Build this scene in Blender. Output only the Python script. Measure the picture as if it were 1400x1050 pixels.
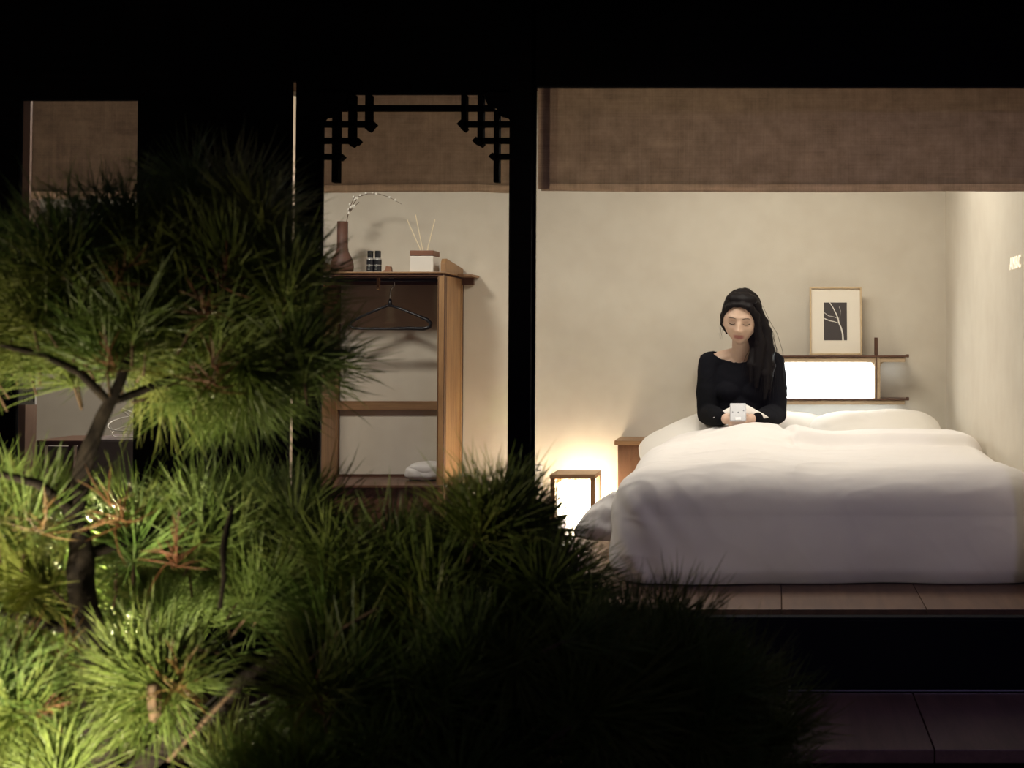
import bpy, bmesh, math, random
import numpy as np
from mathutils import Vector, Matrix, Euler, noise

for o in list(bpy.data.objects):
    bpy.data.objects.remove(o, do_unlink=True)
SC = bpy.context.scene
COL = SC.collection
R = math.radians
random.seed(7)

# ------------------------------------------------------------ camera / light
F = 1640.0            # focal length in pixels of the 1400x1050 frame
CX, HY = 1060.0, 462.0
PITCH = math.atan(F / 60000.0)
CY = HY - F * math.tan(PITCH)
EYE = 0.85            # eye above the bed platform (z = 0)


def P(px, py, Y):
    """point of the pixel (px, py) on the vertical plane at distance Y"""
    u, v = (px - CX) / F, (CY - py) / F
    y = math.cos(PITCH) - v * math.sin(PITCH)
    z = math.sin(PITCH) + v * math.cos(PITCH)
    t = Y / y
    return Vector((u * t, Y, EYE + z * t))


cam = bpy.data.cameras.new('camera')
co = bpy.data.objects.new('camera', cam)
COL.objects.link(co)
SC.camera = co
cam.sensor_width = 36
cam.lens = F / 1400 * 36
cam.shift_x = -(CX - 700) / 1400
cam.shift_y = -(525 - CY) / 1400
co.location = (0, 0, EYE)
co.rotation_euler = (R(90) + PITCH, 0, 0)
cam.clip_start = 0.05
cam.dof.use_dof = True
cam.dof.focus_distance = 5.6
cam.dof.aperture_fstop = 7.0

w = bpy.data.worlds.new('night')
SC.world = w
w.use_nodes = True
bg = w.node_tree.nodes['Background']
bg.inputs[0].default_value = (0.42, 0.36, 0.62, 1)
bg.inputs[1].default_value = 0.06


def lamp(name, kind, loc, energy, color, rot=(0, 0, 0), size=None, size_y=None, **kw):
    l = bpy.data.lights.new(name, kind)
    l.energy = energy
    l.color = color
    if kind == 'AREA':
        l.size = size
        if size_y:
            l.shape = 'RECTANGLE'
            l.size_y = size_y
    elif size is not None:
        l.shadow_soft_size = size
    for k, v in kw.items():
        setattr(l, k, v)
    o = bpy.data.objects.new(name, l)
    o.location = loc
    o.rotation_euler = rot
    COL.objects.link(o)
    return o


WARM = (1.0, 0.93, 0.83)
lamp('room_ceiling_light', 'AREA', (-0.12, 5.05, 2.10), 34, WARM, size=1.15, size_y=0.6)
lamp('dressing_ceiling_light', 'AREA', (-2.25, 4.75, 2.10), 34, WARM, size=0.35, size_y=0.35)
lamp('washroom_ceiling_light', 'AREA', (-3.7, 5.0, 2.10), 3, WARM, size=0.5, size_y=0.5)
GARDEN = (1.0, 0.88, 0.56)
GL = P(109, 785, 1.97)
lamp('garden_or_fill_light', 'POINT', GL, 26, GARDEN, size=0.012)
GL2 = Vector((-1.34, 1.22, 0.50))
aim = P(140, 690, 1.7) - GL2
o_ = lamp('garden_or_fill_light', 'SPOT', GL2, 44, GARDEN, size=0.03, spot_size=R(84), spot_blend=1.0)
o_.rotation_euler = aim.to_track_quat('-Z', 'Y').to_euler()
PINE_FILL = Vector((-0.80, 0.60, -0.25))
o_ = lamp('garden_or_fill_light', 'SPOT', PINE_FILL, 360, (1.0, 0.91, 0.62), size=0.03, spot_size=R(26), spot_blend=0.9)  # added fill spot from the front, brightens the middle of the pine
o_.rotation_euler = (P(215, 640, 1.85) - PINE_FILL).to_track_quat('-Z', 'Y').to_euler()
CL = Vector((1.6, -0.8, 2.9))
lamp('courtyard_light', 'SPOT', CL, 95, (0.56, 0.48, 1.0), rot=(Vector((0.15, 4.1, 0.2)) - CL).to_track_quat('-Z', 'Y').to_euler(), size=0.12, spot_size=R(36), spot_blend=0.8)

SC.view_settings.view_transform = 'Standard'
SC.view_settings.look = 'None'
SC.view_settings.gamma = 1
SC.view_settings.use_curve_mapping = False
SC.view_settings.exposure = 0.0

# ------------------------------------------------------------ helpers


class MB:
    def __init__(s):
        s.v, s.f = [], []

    def add(s, vs, fs):
        b = len(s.v)
        s.v += [tuple(v) for v in vs]
        s.f += [tuple(i + b for i in f) for f in fs]
        return s

    def box(s, x0, x1, y0, y1, z0, z1):
        return s.add([(x, y, z) for x in (x0, x1) for y in (y0, y1) for z in (z0, z1)],
                     [(0, 1, 3, 2), (4, 6, 7, 5), (0, 4, 5, 1), (2, 3, 7, 6), (0, 2, 6, 4), (1, 5, 7, 3)])

    def prism(s, poly, d):
        """poly: list of 3-D points (planar), extruded by vector d"""
        n = len(poly)
        d = Vector(d)
        vs = [Vector(p) for p in poly] + [Vector(p) + d for p in poly]
        fs = [tuple(range(n)), tuple(range(2 * n - 1, n - 1, -1))]
        fs += [(i, i + n, (i + 1) % n + n, (i + 1) % n) for i in range(n)]
        return s.add(vs, fs)

    def tube(s, pts, rad, n=8, flat=1.0):
        pts = [Vector(p) for p in pts]
        if not hasattr(rad, '__len__'):
            rad = [rad] * len(pts)
        vs, fs = [], []
        up = Vector((0, 0, 1))
        prev = None
        for i, p in enumerate(pts):
            t = (pts[min(i + 1, len(pts) - 1)] - pts[max(i - 1, 0)])
            if t.length < 1e-9:
                t = Vector((0, 0, 1))
            t.normalize()
            if prev is None:
                a = up if abs(t.z) < .9 else Vector((1, 0, 0))
                prev = t.cross(a).normalized()
            e1 = (prev - t * prev.dot(t)).normalized()
            prev = e1
            e2 = t.cross(e1)
            for k in range(n):
                q = 2 * math.pi * k / n
                vs.append(p + rad[i] * (math.cos(q) * e1 + flat * math.sin(q) * e2))
        for i in range(len(pts) - 1):
            for k in range(n):
                a, b = i * n + k, i * n + (k + 1) % n
                fs.append((a, b, b + n, a + n))
        fs.append(tuple(range(n - 1, -1, -1)))
        m = (len(pts) - 1) * n
        fs.append(tuple(range(m, m + n)))
        return s.add(vs, fs)

    def lathe(s, prof, c, n=24):
        vs, fs = [], []
        for r, z in prof:
            for k in range(n):
                q = 2 * math.pi * k / n
                vs.append((c[0] + r * math.cos(q), c[1] + r * math.sin(q), c[2] + z))
        m = len(prof)
        for i in range(m - 1):
            for k in range(n):
                a, b = i * n + k, i * n + (k + 1) % n
                fs.append((a, b, b + n, a + n))
        fs.append(tuple(range(n - 1, -1, -1)))
        fs.append(tuple(range((m - 1) * n, m * n)))
        return s.add(vs, fs)

    def ell(s, c, r, rot=None, n=20, m=14):
        vs, fs = [], []
        c = Vector(c)
        M = Euler(rot).to_matrix() if rot else None
        vs.append(Vector((0, 0, r[2])))
        for i in range(1, m):
            t = math.pi * i / m
            for k in range(n):
                q = 2 * math.pi * k / n
                vs.append(Vector((r[0] * math.sin(t) * math.cos(q), r[1] * math.sin(t) * math.sin(q), r[2] * math.cos(t))))
        vs.append(Vector((0, 0, -r[2])))
        for k in range(n):
            fs.append((0, 1 + k, 1 + (k + 1) % n))
            for i in range(m - 2):
                a, b = 1 + i * n + k, 1 + i * n + (k + 1) % n
                fs.append((a, a + n, b + n, b))
            a, b = 1 + (m - 2) * n + k, 1 + (m - 2) * n + (k + 1) % n
            fs.append((a, len(vs) - 1, b))
        if M:
            vs = [M @ v for v in vs]
        return s.add([v + c for v in vs], fs)

    def mesh(s, name):
        me = bpy.data.meshes.new(name)
        me.from_pydata(s.v, [], s.f)
        bm = bmesh.new()
        bm.from_mesh(me)
        bmesh.ops.recalc_face_normals(bm, faces=bm.faces)
        bm.to_mesh(me)
        bm.free()
        return me


def ob(name, src, mat, parent=None, smooth=False, bevel=0, at=None):
    me = src.mesh(name) if isinstance(src, MB) else src
    if at is not None:
        me.transform(Matrix.Translation(-Vector(at)))
    if mat and not me.materials:
        me.materials.append(mat)
    if smooth:
        me.polygons.foreach_set('use_smooth', [True] * len(me.polygons))
    o = bpy.data.objects.new(name, me)
    COL.objects.link(o)
    if parent:
        o.parent = parent
        if at is None:
            # geometry is written in world space: undo the parent's location
            o.location = -world_loc(parent)
    elif at is not None:
        o.location = at
    if bevel:
        b = o.modifiers.new('bevel', 'BEVEL')
        b.width = bevel
        b.segments = 2
        b.limit_method = 'ANGLE'
    return o


def world_loc(o):
    v = Vector(o.location)
    while o.parent:
        o = o.parent
        v += Vector(o.location)
    return v


def thing(name, label, cat, loc=(0, 0, 0), group=None):
    o = bpy.data.objects.new(name, None)
    o.empty_display_size = 0.1
    COL.objects.link(o)
    o.location = loc
    return tag(o, label, cat, group)


def tag(o, label, cat, group=None, kind=None):
    o['label'] = label
    o['category'] = cat
    if group:
        o['group'] = group
    if kind:
        o['kind'] = kind
    return o


def struct(name, src, mat, parent=None, bevel=0):
    o = ob(name, src, mat, parent, bevel=bevel)
    if not parent:
        o['kind'] = 'structure'
    return o


def remesh(mb, voxel, smooth=4, name='m'):
    me = mb.mesh(name)
    o = bpy.data.objects.new('t', me)
    COL.objects.link(o)
    r = o.modifiers.new('r', 'REMESH')
    r.mode = 'VOXEL'
    r.voxel_size = voxel
    r.adaptivity = 0
    if smooth:
        sm = o.modifiers.new('s', 'SMOOTH')
        sm.factor = .5
        sm.iterations = smooth
    dg = bpy.context.evaluated_depsgraph_get()
    dg.update()
    out = bpy.data.meshes.new_from_object(o.evaluated_get(dg))
    bpy.data.objects.remove(o, do_unlink=True)
    out.name = name
    return out


# ------------------------------------------------------------ materials
def mat(name, color, rough=0.6, metal=0.0, spec=0.5, grain=None, grain_scale=(20, 20, 20), bump=0.0, bump_scale=200,
        emis=None, estr=0, color2=None, detail=6, trans=0, sheen=0):
    m = bpy.data.materials.new(name)
    m.use_nodes = True
    nt = m.node_tree
    b = nt.nodes['Principled BSDF']
    b.inputs['Base Color'].default_value = (*color, 1)
    b.inputs['Roughness'].default_value = rough
    b.inputs['Metallic'].default_value = metal
    b.inputs['Specular IOR Level'].default_value = spec
    if sheen:
        b.inputs['Sheen Weight'].default_value = sheen
    tc = nt.nodes.new('ShaderNodeTexCoord')
    if color2:
        mp = nt.nodes.new('ShaderNodeMapping')
        mp.inputs['Scale'].default_value = grain_scale
        nt.links.new(tc.outputs['Object'], mp.inputs[0])
        nz = nt.nodes.new('ShaderNodeTexNoise')
        nz.inputs['Scale'].default_value = 1
        nz.inputs['Detail'].default_value = detail
        nz.inputs['Roughness'].default_value = .65
        nt.links.new(mp.outputs[0], nz.inputs['Vector'])
        cr = nt.nodes.new('ShaderNodeValToRGB')
        cr.color_ramp.elements[0].position = .35
        cr.color_ramp.elements[0].color = (*color, 1)
        cr.color_ramp.elements[1].position = .68
        cr.color_ramp.elements[1].color = (*color2, 1)
        nt.links.new(nz.outputs[0], cr.inputs[0])
        nt.links.new(cr.outputs[0], b.inputs['Base Color'])
    if bump:
        n2 = nt.nodes.new('ShaderNodeTexNoise')
        n2.inputs['Scale'].default_value = bump_scale
        n2.inputs['Detail'].default_value = 4
        nt.links.new(tc.outputs['Object'], n2.inputs['Vector'])
        bp = nt.nodes.new('ShaderNodeBump')
        bp.inputs['Strength'].default_value = bump
        bp.inputs['Distance'].default_value = .002
        nt.links.new(n2.outputs[0], bp.inputs['Height'])
        nt.links.new(bp.outputs[0], b.inputs['Normal'])
    if emis:
        b.inputs['Emission Color'].default_value = (*emis, 1)
        b.inputs['Emission Strength'].default_value = estr
    if trans:
        t = nt.nodes.new('ShaderNodeBsdfTranslucent')
        t.inputs[0].default_value = (*(color2 or color), 1)
        mx = nt.nodes.new('ShaderNodeMixShader')
        mx.inputs[0].default_value = trans
        out = nt.nodes['Material Output']
        nt.links.new(b.outputs[0], mx.inputs[1])
        nt.links.new(t.outputs[0], mx.inputs[2])
        nt.links.new(mx.outputs[0], out.inputs[0])
    return m


def linen(name, color, color2, trans):
    """woven linen of a blind: threads as fine colour and relief"""
    m = mat(name, color, rough=.95, spec=.1, trans=trans, color2=color2, grain_scale=(14, 14, 14), detail=8)
    nt = m.node_tree
    tc = nt.nodes.new('ShaderNodeTexCoord')
    hs = []
    for sc in ((900, 900, 14), (14, 14, 900)):
        mp = nt.nodes.new('ShaderNodeMapping')
        mp.inputs['Scale'].default_value = sc
        nt.links.new(tc.outputs['Object'], mp.inputs[0])
        nz = nt.nodes.new('ShaderNodeTexNoise')
        nz.inputs['Scale'].default_value = .33
        nz.inputs['Detail'].default_value = 2
        nt.links.new(mp.outputs[0], nz.inputs['Vector'])
        hs.append(nz)
    ad = nt.nodes.new('ShaderNodeMath')
    nt.links.new(hs[0].outputs[0], ad.inputs[0])
    nt.links.new(hs[1].outputs[0], ad.inputs[1])
    mr = nt.nodes.new('ShaderNodeMapRange')
    mr.inputs[1].default_value = .7
    mr.inputs[2].default_value = 1.3
    mr.inputs[3].default_value = .78
    mr.inputs[4].default_value = 1.18
    nt.links.new(ad.outputs[0], mr.inputs[0])
    t = [n for n in nt.nodes if n.type == 'BSDF_TRANSLUCENT'][0]
    vm = nt.nodes.new('ShaderNodeVectorMath')
    vm.operation = 'SCALE'
    vm.inputs[0].default_value = color2
    nt.links.new(mr.outputs[0], vm.inputs['Scale'])
    nt.links.new(vm.outputs[0], t.inputs[0])
    return m


def glass_mat():
    m = bpy.data.materials.new('window_glass')
    m.use_nodes = True
    nt = m.node_tree
    nt.nodes.remove(nt.nodes['Principled BSDF'])
    tr = nt.nodes.new('ShaderNodeBsdfTransparent')
    tr.inputs[0].default_value = (.97, .98, .97, 1)
    gl = nt.nodes.new('ShaderNodeBsdfGlossy')
    gl.inputs['Roughness'].default_value = .0
    fr = nt.nodes.new('ShaderNodeFresnel')
    fr.inputs[0].default_value = 1.45
    mx = nt.nodes.new('ShaderNodeMixShader')
    nt.links.new(fr.outputs[0], mx.inputs[0])
    nt.links.new(tr.outputs[0], mx.inputs[1])
    nt.links.new(gl.outputs[0], mx.inputs[2])
    nt.links.new(mx.outputs[0], nt.nodes['Material Output'].inputs[0])
    return m


PLASTER = mat('plaster', (.60, .535, .44), .92, spec=.15, color2=(.66, .60, .50), grain_scale=(5, 5, 5), bump=.25, bump_scale=160)
CEIL = mat('ceiling_wood', (.22, .15, .10), .8, spec=.1)
BLACK = mat('black_stained_timber', (.0025, .0022, .0028), .85, spec=.04, color2=(.005, .004, .005), grain_scale=(3, 3, 60))
SILL = mat('black_sill', (.004, .004, .006), .7, spec=.08)
OAK = mat('oak', (.24, .125, .052), .45, color2=(.38, .215, .095), grain_scale=(40, 40, 3), bump=.1)
OAKH = mat('oak_horizontal', (.20, .105, .048), .45, color2=(.33, .19, .09), grain_scale=(3, 40, 40), bump=.1)
DARKOAK = mat('dark_walnut', (.075, .033, .018), .4, color2=(.12, .055, .03), grain_scale=(3, 40, 40))
PALEOAK = mat('pale_oak', (.42, .30, .18), .55, color2=(.52, .39, .25), grain_scale=(4, 40, 40))
PLATW = mat('platform_wood', (.075, .038, .023), .5, color2=(.12, .062, .037), grain_scale=(30, 3, 30))
DECKW = mat('deck_wood', (.11, .06, .045), .5, color2=(.17, .095, .07), grain_scale=(30, 3, 30), bump=.15)
COTTON = mat('cotton', (.83, .78, .74), .9, spec=.15, bump=.12, bump_scale=900, sheen=.15)
PILLOWM = mat('pillow_cotton', (.84, .79, .72), .9, spec=.15, bump=.12, bump_scale=900, sheen=.15)
TOWELM = mat('terry', (.74, .70, .66), 1, spec=.05, bump=1, bump_scale=700)
BLINDM = linen('blind_linen', (.20, .16, .13), (.54, .43, .34), .46)
HEMM = linen('blind_hem_linen', (.22, .18, .14), (.66, .53, .42), .52)
BLACKP = mat('black_plastic', (.012, .012, .014), .35)
METAL = mat('brushed_metal', (.45, .45, .48), .3, metal=1)
GLASS = glass_mat()
SKIN = mat('skin', (.62, .42, .31), .5, spec=.35)
SWEATER = mat('black_knit', (.007, .007, .009), .95, spec=.08, bump=.4, bump_scale=500)
HAIRM = mat('black_hair', (.007, .005, .0045), .6, spec=.12)

# ------------------------------------------------------------ the shell
YB = 6.30
XR = P(1294, 560, YB).x
YW = 3.70
FLOOR = -0.22
ZC = 2.15
struct('floor', MB().box(-5.2, XR + .1, 3.76, YB + .1, FLOOR - .06, FLOOR), PLATW)
struct('ceiling', MB().box(-5.2, XR + .1, 3.76, YB + .1, ZC, ZC + .08), CEIL)
struct('wall_back', MB().box(-5.2, XR + .1, YB, YB + .1, FLOOR, ZC), PLASTER)
struct('wall_right', MB().box(XR, XR + .1, YW + .012, YB, FLOOR, ZC), PLASTER)
struct('wall_left', MB().box(-5.2, -5.1, 3.80, YB, FLOOR, ZC), PLASTER)
# front wall: black stained timber panels between the openings


def X(px, Y=YW):
    return P(px, 462, Y).x


def Z(py, Y=YW, px=1060):
    return P(px, py, Y).z


zt1, zt2, zt3 = Z(117), Z(127), Z(135)
fw = MB()
ztop, zbot = 2.6, -.95
zsill = Z(936)
fw.box(-6.5, X(22), YW - .01, YW + .012, zbot, ztop)
fw.box(X(188), X(395.5), YW - .01, YW + .012, zbot, ztop)
fw.box(X(403), X(437), YW - .01, YW + .012, zbot, ztop)
fw.box(X(395.5), X(403), YW - .01, YW + .012, Z(112), ztop)
fw.box(X(395.5), X(403), YW - .01, YW + .012, zbot, Z(700))
fw.box(X(22), X(188), YW - .01, YW + .012, zt3, ztop)
fw.box(X(22), X(188), YW - .01, YW + .012, zbot, Z(720))
fw.box(X(437), X(698), YW - .01, YW + .012, zt2, ztop)
fw.box(X(437), X(698), YW - .01, YW + .012, zbot, Z(800))
fw.box(X(729), 3.2, YW - .01, YW + .012, zt1, ztop)
fw.box(XR, 3.2, YW - .01, YW + .012, zbot, zt1)
struct('wall_front', fw, BLACK)
struct('trim_1', MB().box(P(696.5, 462, YW - .04).x, P(731.5, 462, YW + .03).x, YW - .04, YW + .03, zbot, ztop), BLACK, bevel=.004)
# low wall below the large window, metal track on its sill
struct('trim_2', MB().box(X(729), 3.2, YW - .02, YW + .06, -.95, -.012), SILL)
struct('trim_3', MB().box(X(729), 3.2, YW - .06, YW - .02, -.95, zsill - .004), SILL)
struct('trim_4', MB().box(X(729), 3.2, YW - .058, YW - .05, zsill - .004, zsill + .001), METAL)
# eave over the facade
struct('roof_eave', MB().box(-6.5, 3.4, 2.75, YW + .1, 2.3, 2.42), BLACK)
struct('roof', MB().box(-6.5, 3.4, 3.7, 6.6, 2.44, 2.6), BLACK)
struct('ground', MB().box(-7, 7, -3, 3.66, -1.45, -1.35), mat('soil', (.02, .018, .012), 1, spec=.05, color2=(.03, .03, .015), grain_scale=(8, 8, 8), bump=1, bump_scale=40))

# windows with glass panes and slim frames
for n, (a, b, zt, zb) in enumerate(((X(729), XR, zt1, -.012), (X(437), X(698), zt2, Z(800)), (X(22), X(188), zt3, Z(720)))):
    fr = MB()
    t = .006
    y0, y1 = YW - .006, YW + .008
    fr.box(a, a + t, y0, y1, zb, zt).box(b - t, b, y0, y1, zb, zt).box(a, b, y0, y1, zt - t, zt).box(a, b, y0, y1, zb, zb + t)
    wn = struct('window_%d' % (n + 1), fr, SILL)
    wn['label'] = ('wide black framed window onto the bed', 'narrow black framed window onto the wooden wardrobe',
                   'far left window behind the pine')[n]
    g = ob('pane', MB().box(a + .004, b - .004, YW - .002, YW + .003, zb + .004, zt - .004), GLASS, wn)

# lattice bars in the middle window, two corner fans and a long bar
LY0, LY1 = YW - .035, YW - .005


def bar(mb, x0, y0, x1, y1):
    p, q = P(x0, y0, LY0), P(x1, y1, LY0)
    mb.box(min(p.x, q.x), max(p.x, q.x), LY0, LY1, min(p.z, q.z), max(p.z, q.z))


def knob(mb, x, y, s=5.5):
    pts = [P(x + dx * s, y + dy * s, LY0 - .002) for dx, dy in ((-1, 0), (0, -1), (1, 0), (0, 1))]
    mb.prism(pts, (0, .034, 0))


lat = thing('window_lattice', 'black wooden lattice fretwork in the upper corners of the wardrobe window', 'lattice', P(568, 129, LY0))
MX = lambda x, m: (2 * 568.2 - x) if m else x
for m in (0, 1):
    for (x0, y0, x1, y1, kn) in ((437, 165.5, 507, 172.5, (507, 169)), (437, 188, 487, 195, (486, 192)), (437, 210, 465, 217, (463.5, 213.5))):
        b = MB()
        bar(b, MX(x0, m), y0, MX(x1, m), y1)
        knob(b, MX(kn[0], m), kn[1])
        ob('horizontal_bar', b, BLACK, lat, bevel=.001)
    for (x0, y0, x1, y1, kn) in ((454, 150, 462, 249, None), (476, 129, 484, 197, (480, 196)), (499, 129, 506.5, 176, (503, 175))):
        b = MB()
        bar(b, MX(x0, m), y0, MX(x1, m), y1)
        if kn:
            knob(b, MX(kn[0], m), kn[1], 4.5)
        ob('vertical_bar', b, BLACK, lat, bevel=.001)
    pl = [(436, 126), (475, 126), (473, 136), (470, 143), (461, 146), (455, 151), (452, 158), (443, 160), (440, 164), (436, 166)]
    ob('corner_bracket', MB().prism([P(MX(x, m), y, LY0) for x, y in pl], (0, .03, 0)), BLACK, lat)
b = MB()
bar(b, 462, 143.5, 674, 150.5)
ob('horizontal_bar', b, BLACK, lat)


# ------------------------------------------------------------ roman blinds
DENSE = linen('dense_blind_linen', (.13, .10, .08), (.45, .35, .27), .36)


def blind(name, label, x0, x1, ztop, zb, Y, sag, edge=True, cloth=BLINDM):
    t = thing(name, label, 'blind', ((x0 + x1) / 2, Y, zb), 'linen blinds')
    nx, nz = 60, 18
    for part, m, za, zz, dy in (('fabric', cloth, ztop, zb + .0245, 0), ('hem', HEMM, zb + .0245, zb, 0)):
        vs, fs = [], []
        for i in range(nx + 1):
            u = i / nx
            for j in range(nz + 1):
                v = j / nz
                z = za + (zz - za) * v
                low = max(0, 1 - (z - zb) / .25)
                z += low * (-sag * (1 - (2 * u - 1) ** 2) * -1 + .0035 * noise.noise(Vector((u * 6, 3 + Y, 0))))
                y = Y + dy + .006 * noise.noise(Vector((u * 5, z * 2, 1.7)))
                vs.append((x0 + (x1 - x0) * u, y, z))
        for i in range(nx):
            for j in range(nz):
                a = i * (nz + 1) + j
                fs.append((a, a + 1, a + nz + 2, a + nz + 1))
        o = ob(part, MB().add(vs, fs), m, t, smooth=True)
        s = o.modifiers.new('s', 'SOLIDIFY')
        s.thickness = .0015
    if edge:
        o = ob('folded_edge', MB().box(x0 - .01, x0 + .028, Y - .010, Y - .007, zb + .005, ztop), HEMM, t)
    ob('roller', MB().tube([(x0, Y, ztop + .02), (x1, Y, ztop + .02)], .018, 10), BLACKP, t)
    return t


BY = 3.86
blind('linen_blind', 'wide brown linen blind half lowered over the bed window', P(740, 300, BY).x, XR - .012, 1.75, Z(261, BY), BY, -.004)
blind('linen_blind', 'brown linen blind half lowered behind the lattice window', P(432, 300, BY).x, P(712, 300, BY).x, 1.70, Z(264, BY), BY, .004, False)
blind('linen_blind', 'narrow brown linen blind in the far left window', P(43, 300, BY).x, P(200, 300, BY).x, 1.66, Z(272, BY), BY, 0, False, DENSE)

# thin curtain seen through the slit between the wall panels
cv, cf = [], []
for i in range(13):
    for j in range(41):
        u, v = i / 12, j / 40
        z = 1.62 - 1.5 * v
        x = P(386 + 26 * u, 400, 3.84).x + .004 * math.sin(v * 9)
        y = 3.80 + .006 * math.sin(u * 9 + v * 5) * (1 + v)
        cv.append((x, y, z))
for i in range(12):
    for j in range(40):
        a = i * 41 + j
        cf.append((a, a + 1, a + 42, a + 41))
cu = ob('curtain', MB().add(cv, cf), mat('white_voile', (.7, .58, .44), .9, color2=(.8, .66, .5), trans=.6), smooth=True)
tag(cu, 'pale narrow curtain glowing in the slit between black wall panels', 'curtain')

# ------------------------------------------------------------ bed platform and veranda
XP0 = -.86
plat = thing('bed_platform', 'low wooden platform under the bed with a bare ledge at the window', 'platform', (0, 4.5, FLOOR))
xs = [XP0, -.42, .02, .475, XR - .004]
for a, b in zip(xs[:-1], xs[1:]):
    ob('plank', MB().box(a + .0012, b - .0012, 3.785, YB - .005, -.03, 0), PLATW, plat, bevel=.0015)
ob('plinth', MB().box(XP0 + .02, XR - .01, 3.79, YB - .01, FLOOR, -.03), DARKOAK, plat)

deck = thing('veranda_deck', 'dark timber veranda deck below the large window', 'deck', (0, 3.3, -.4))
zd = Z(1025, 3.14)
xs = [-3.4, -2.6, -1.9, -1.2, -.55, .0, .413, .95, 1.6, 2.3, 3.0]
for a, b in zip(xs[:-1], xs[1:]):
    ob('plank', MB().box(a + .0015, b - .0015, 3.14, YW - .062, zd - .035, zd), DECKW, deck, bevel=.002)
ob('beam', MB().box(-3.4, 3.0, 3.22, 3.30, zd - .2, zd - .036), BLACK, deck)

# ------------------------------------------------------------ wardrobe
CF, CB = 5.93, YB - .006
xl, xr = P(421, 560, CF).x, P(632, 560, CB).x
ZS = P(605, 371.5, CF).z       # top of the upper shelf
ZL = P(605, 663, CF).z         # top of the lower shelf
wd = thing('open_wardrobe', 'open oak wardrobe frame with shelves against the back wall', 'wardrobe', ((xl + xr) / 2, 6.1, FLOOR))
PW = .022
for sgn, xx in ((-1, xl), (1, xr)):
    x0, x1 = (xx - PW, xx) if sgn > 0 else (xx, xx + PW)
    ob('front_post', MB().box(x0 - .003, x1 + .003, CF, CF + .035, FLOOR, ZS - .018).box(x0 - .006 if sgn < 0 else x0 - .010, x1 - .012, CF + .004, CF + .03, FLOOR, ZS - .018), OAK, wd, bevel=.0015)
    ob('side_panel', MB().box(x0 + .004, x1 - .004, CF + .035, CB - .03, ZL - .0, ZS - .018), OAK, wd)
    ob('rear_post', MB().box(x0, x1, CB - .03, CB, FLOOR, ZS - .018), OAK, wd, bevel=.0015)
    for gx in (x0 - .0045, x1 + .0032):
        ob('groove_strip', MB().box(gx - .0012, gx + .0012, CF - .0015, CF + .02, FLOOR, ZS - .018), DARKOAK, wd)
    ob('edge_strip', MB().box(x1 + .001, x1 + .0035, CB - .006, CB - .001, FLOOR, ZS - .018).box(x1 + .0032, x1 + .0042, CF + .031, CF + .040, FLOOR, ZS - .018), DARKOAK, wd)
    # upstand above the shelf with a sloping top
    xa = x0 - .004
    ob('upstand', MB().prism([(xa, CF + .03, ZS), (xa, CB, ZS), (xa, CB, ZS + .035), (xa, CF + .05, ZS + .068), (xa, CF + .03, ZS + .045)], (PW + .004, 0, 0)), OAK, wd, bevel=.0015)
ob('top_shelf', MB().box(xl - .03, xr + .012, CF - .012, CB, ZS - .008, ZS), OAKH, wd, bevel=.002)
ob('top_shelf', MB().box(xr + .012, xr + .085, CB - .16, CB, ZS - .013, ZS - .001), OAKH, wd, bevel=.002)
ob('top_rail', MB().box(xl, xr - .004, CF, CF + .018, ZS - .020, ZS - .008).box(xl, xr + .06, CB - .02, CB, ZS - .05, ZS - .014), DARKOAK, wd)
zr0, zr1 = P(600, 560, CB).z, P(600, 548, CB).z
ob('middle_rail', MB().box(xl + PW, xr - PW, CB - .028, CB, zr0, zr1), OAKH, wd, bevel=.0015)
ob('back_rail', MB().box(xl + PW, xr - PW, CB - .016, CB, ZL, ZL + .012), DARKOAK, wd)
ob('hanging_rod', MB().tube([(xl + .01, 6.09, ZS - .035), (xr - .01, 6.09, ZS - .035)], .008, 10), BLACKP, wd, smooth=True)
pg = P(517.5, 390, 6.02)
ob('peg', MB().box(pg.x - .007, pg.x + .007, 6.01, 6.03, pg.z - .025, ZS - .02), OAK, wd, bevel=.002)
ob('lower_shelf', MB().box(xl - .02, xr + .008, CF - .012, CB, ZL - .013, ZL), DARKOAK, wd, bevel=.002)
ob('lower_shelf', MB().box(xr + .008, xr + .06, CF + .06, CB, ZL - .016, ZL - .001), OAKH, wd, bevel=.002)
ob('bracket', MB().prism([(xr + .002, CB - .06, ZL - .016), (xr + .055, CB - .06, ZL - .016), (xr + .002, CB - .06, ZL - .10)], (0, .02, 0)), OAK, wd)
ob('drawer_front', MB().box(xl + PW, xr - PW, CF + .02, CF + .035, FLOOR + .04, ZL - .014), DARKOAK, wd)
kb = P(618.5, 667, CF - .01)
ob('knob', MB().ell((xr + .012, CF + .01, ZL - .006), (.008, .008, .008)), METAL, wd, smooth=True)


def on(px, Y, z=None):
    return Vector((P(px, 400, Y).x, Y, ZS if z is None else z))


# vase
c = on(467.5, 6.04)
vz = (P(468, 303, 6.04).z - ZS)
vs = thing('bottle_vase', 'brown clay bottle vase with a long straight neck', 'vase', c)
prof = [(.046, 0), (.054, .004), (.056, .03), (.054, .055), (.044, .08), (.031, .105), (.0265, .13), (.026, vz), (.021, vz), (.020, vz - .05)]
ob('body', MB().lathe(prof, c, 32), mat('brown_clay', (.085, .036, .022), .6, color2=(.125, .055, .033), grain_scale=(20, 20, 60), bump=.2), vs, smooth=True)
# flowering branch standing in it
br = thing('blossom_branch', 'thin arching twigs with tiny white buds in the brown vase', 'branch', (c.x, c.y, ZS + vz))
TW = mat('twig', (.10, .06, .035), .8)
BUD = mat('white_bud', (.8, .76, .68), .8)


def path(pts, Y):
    return [P(x, y, Y) for x, y in pts]


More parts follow.
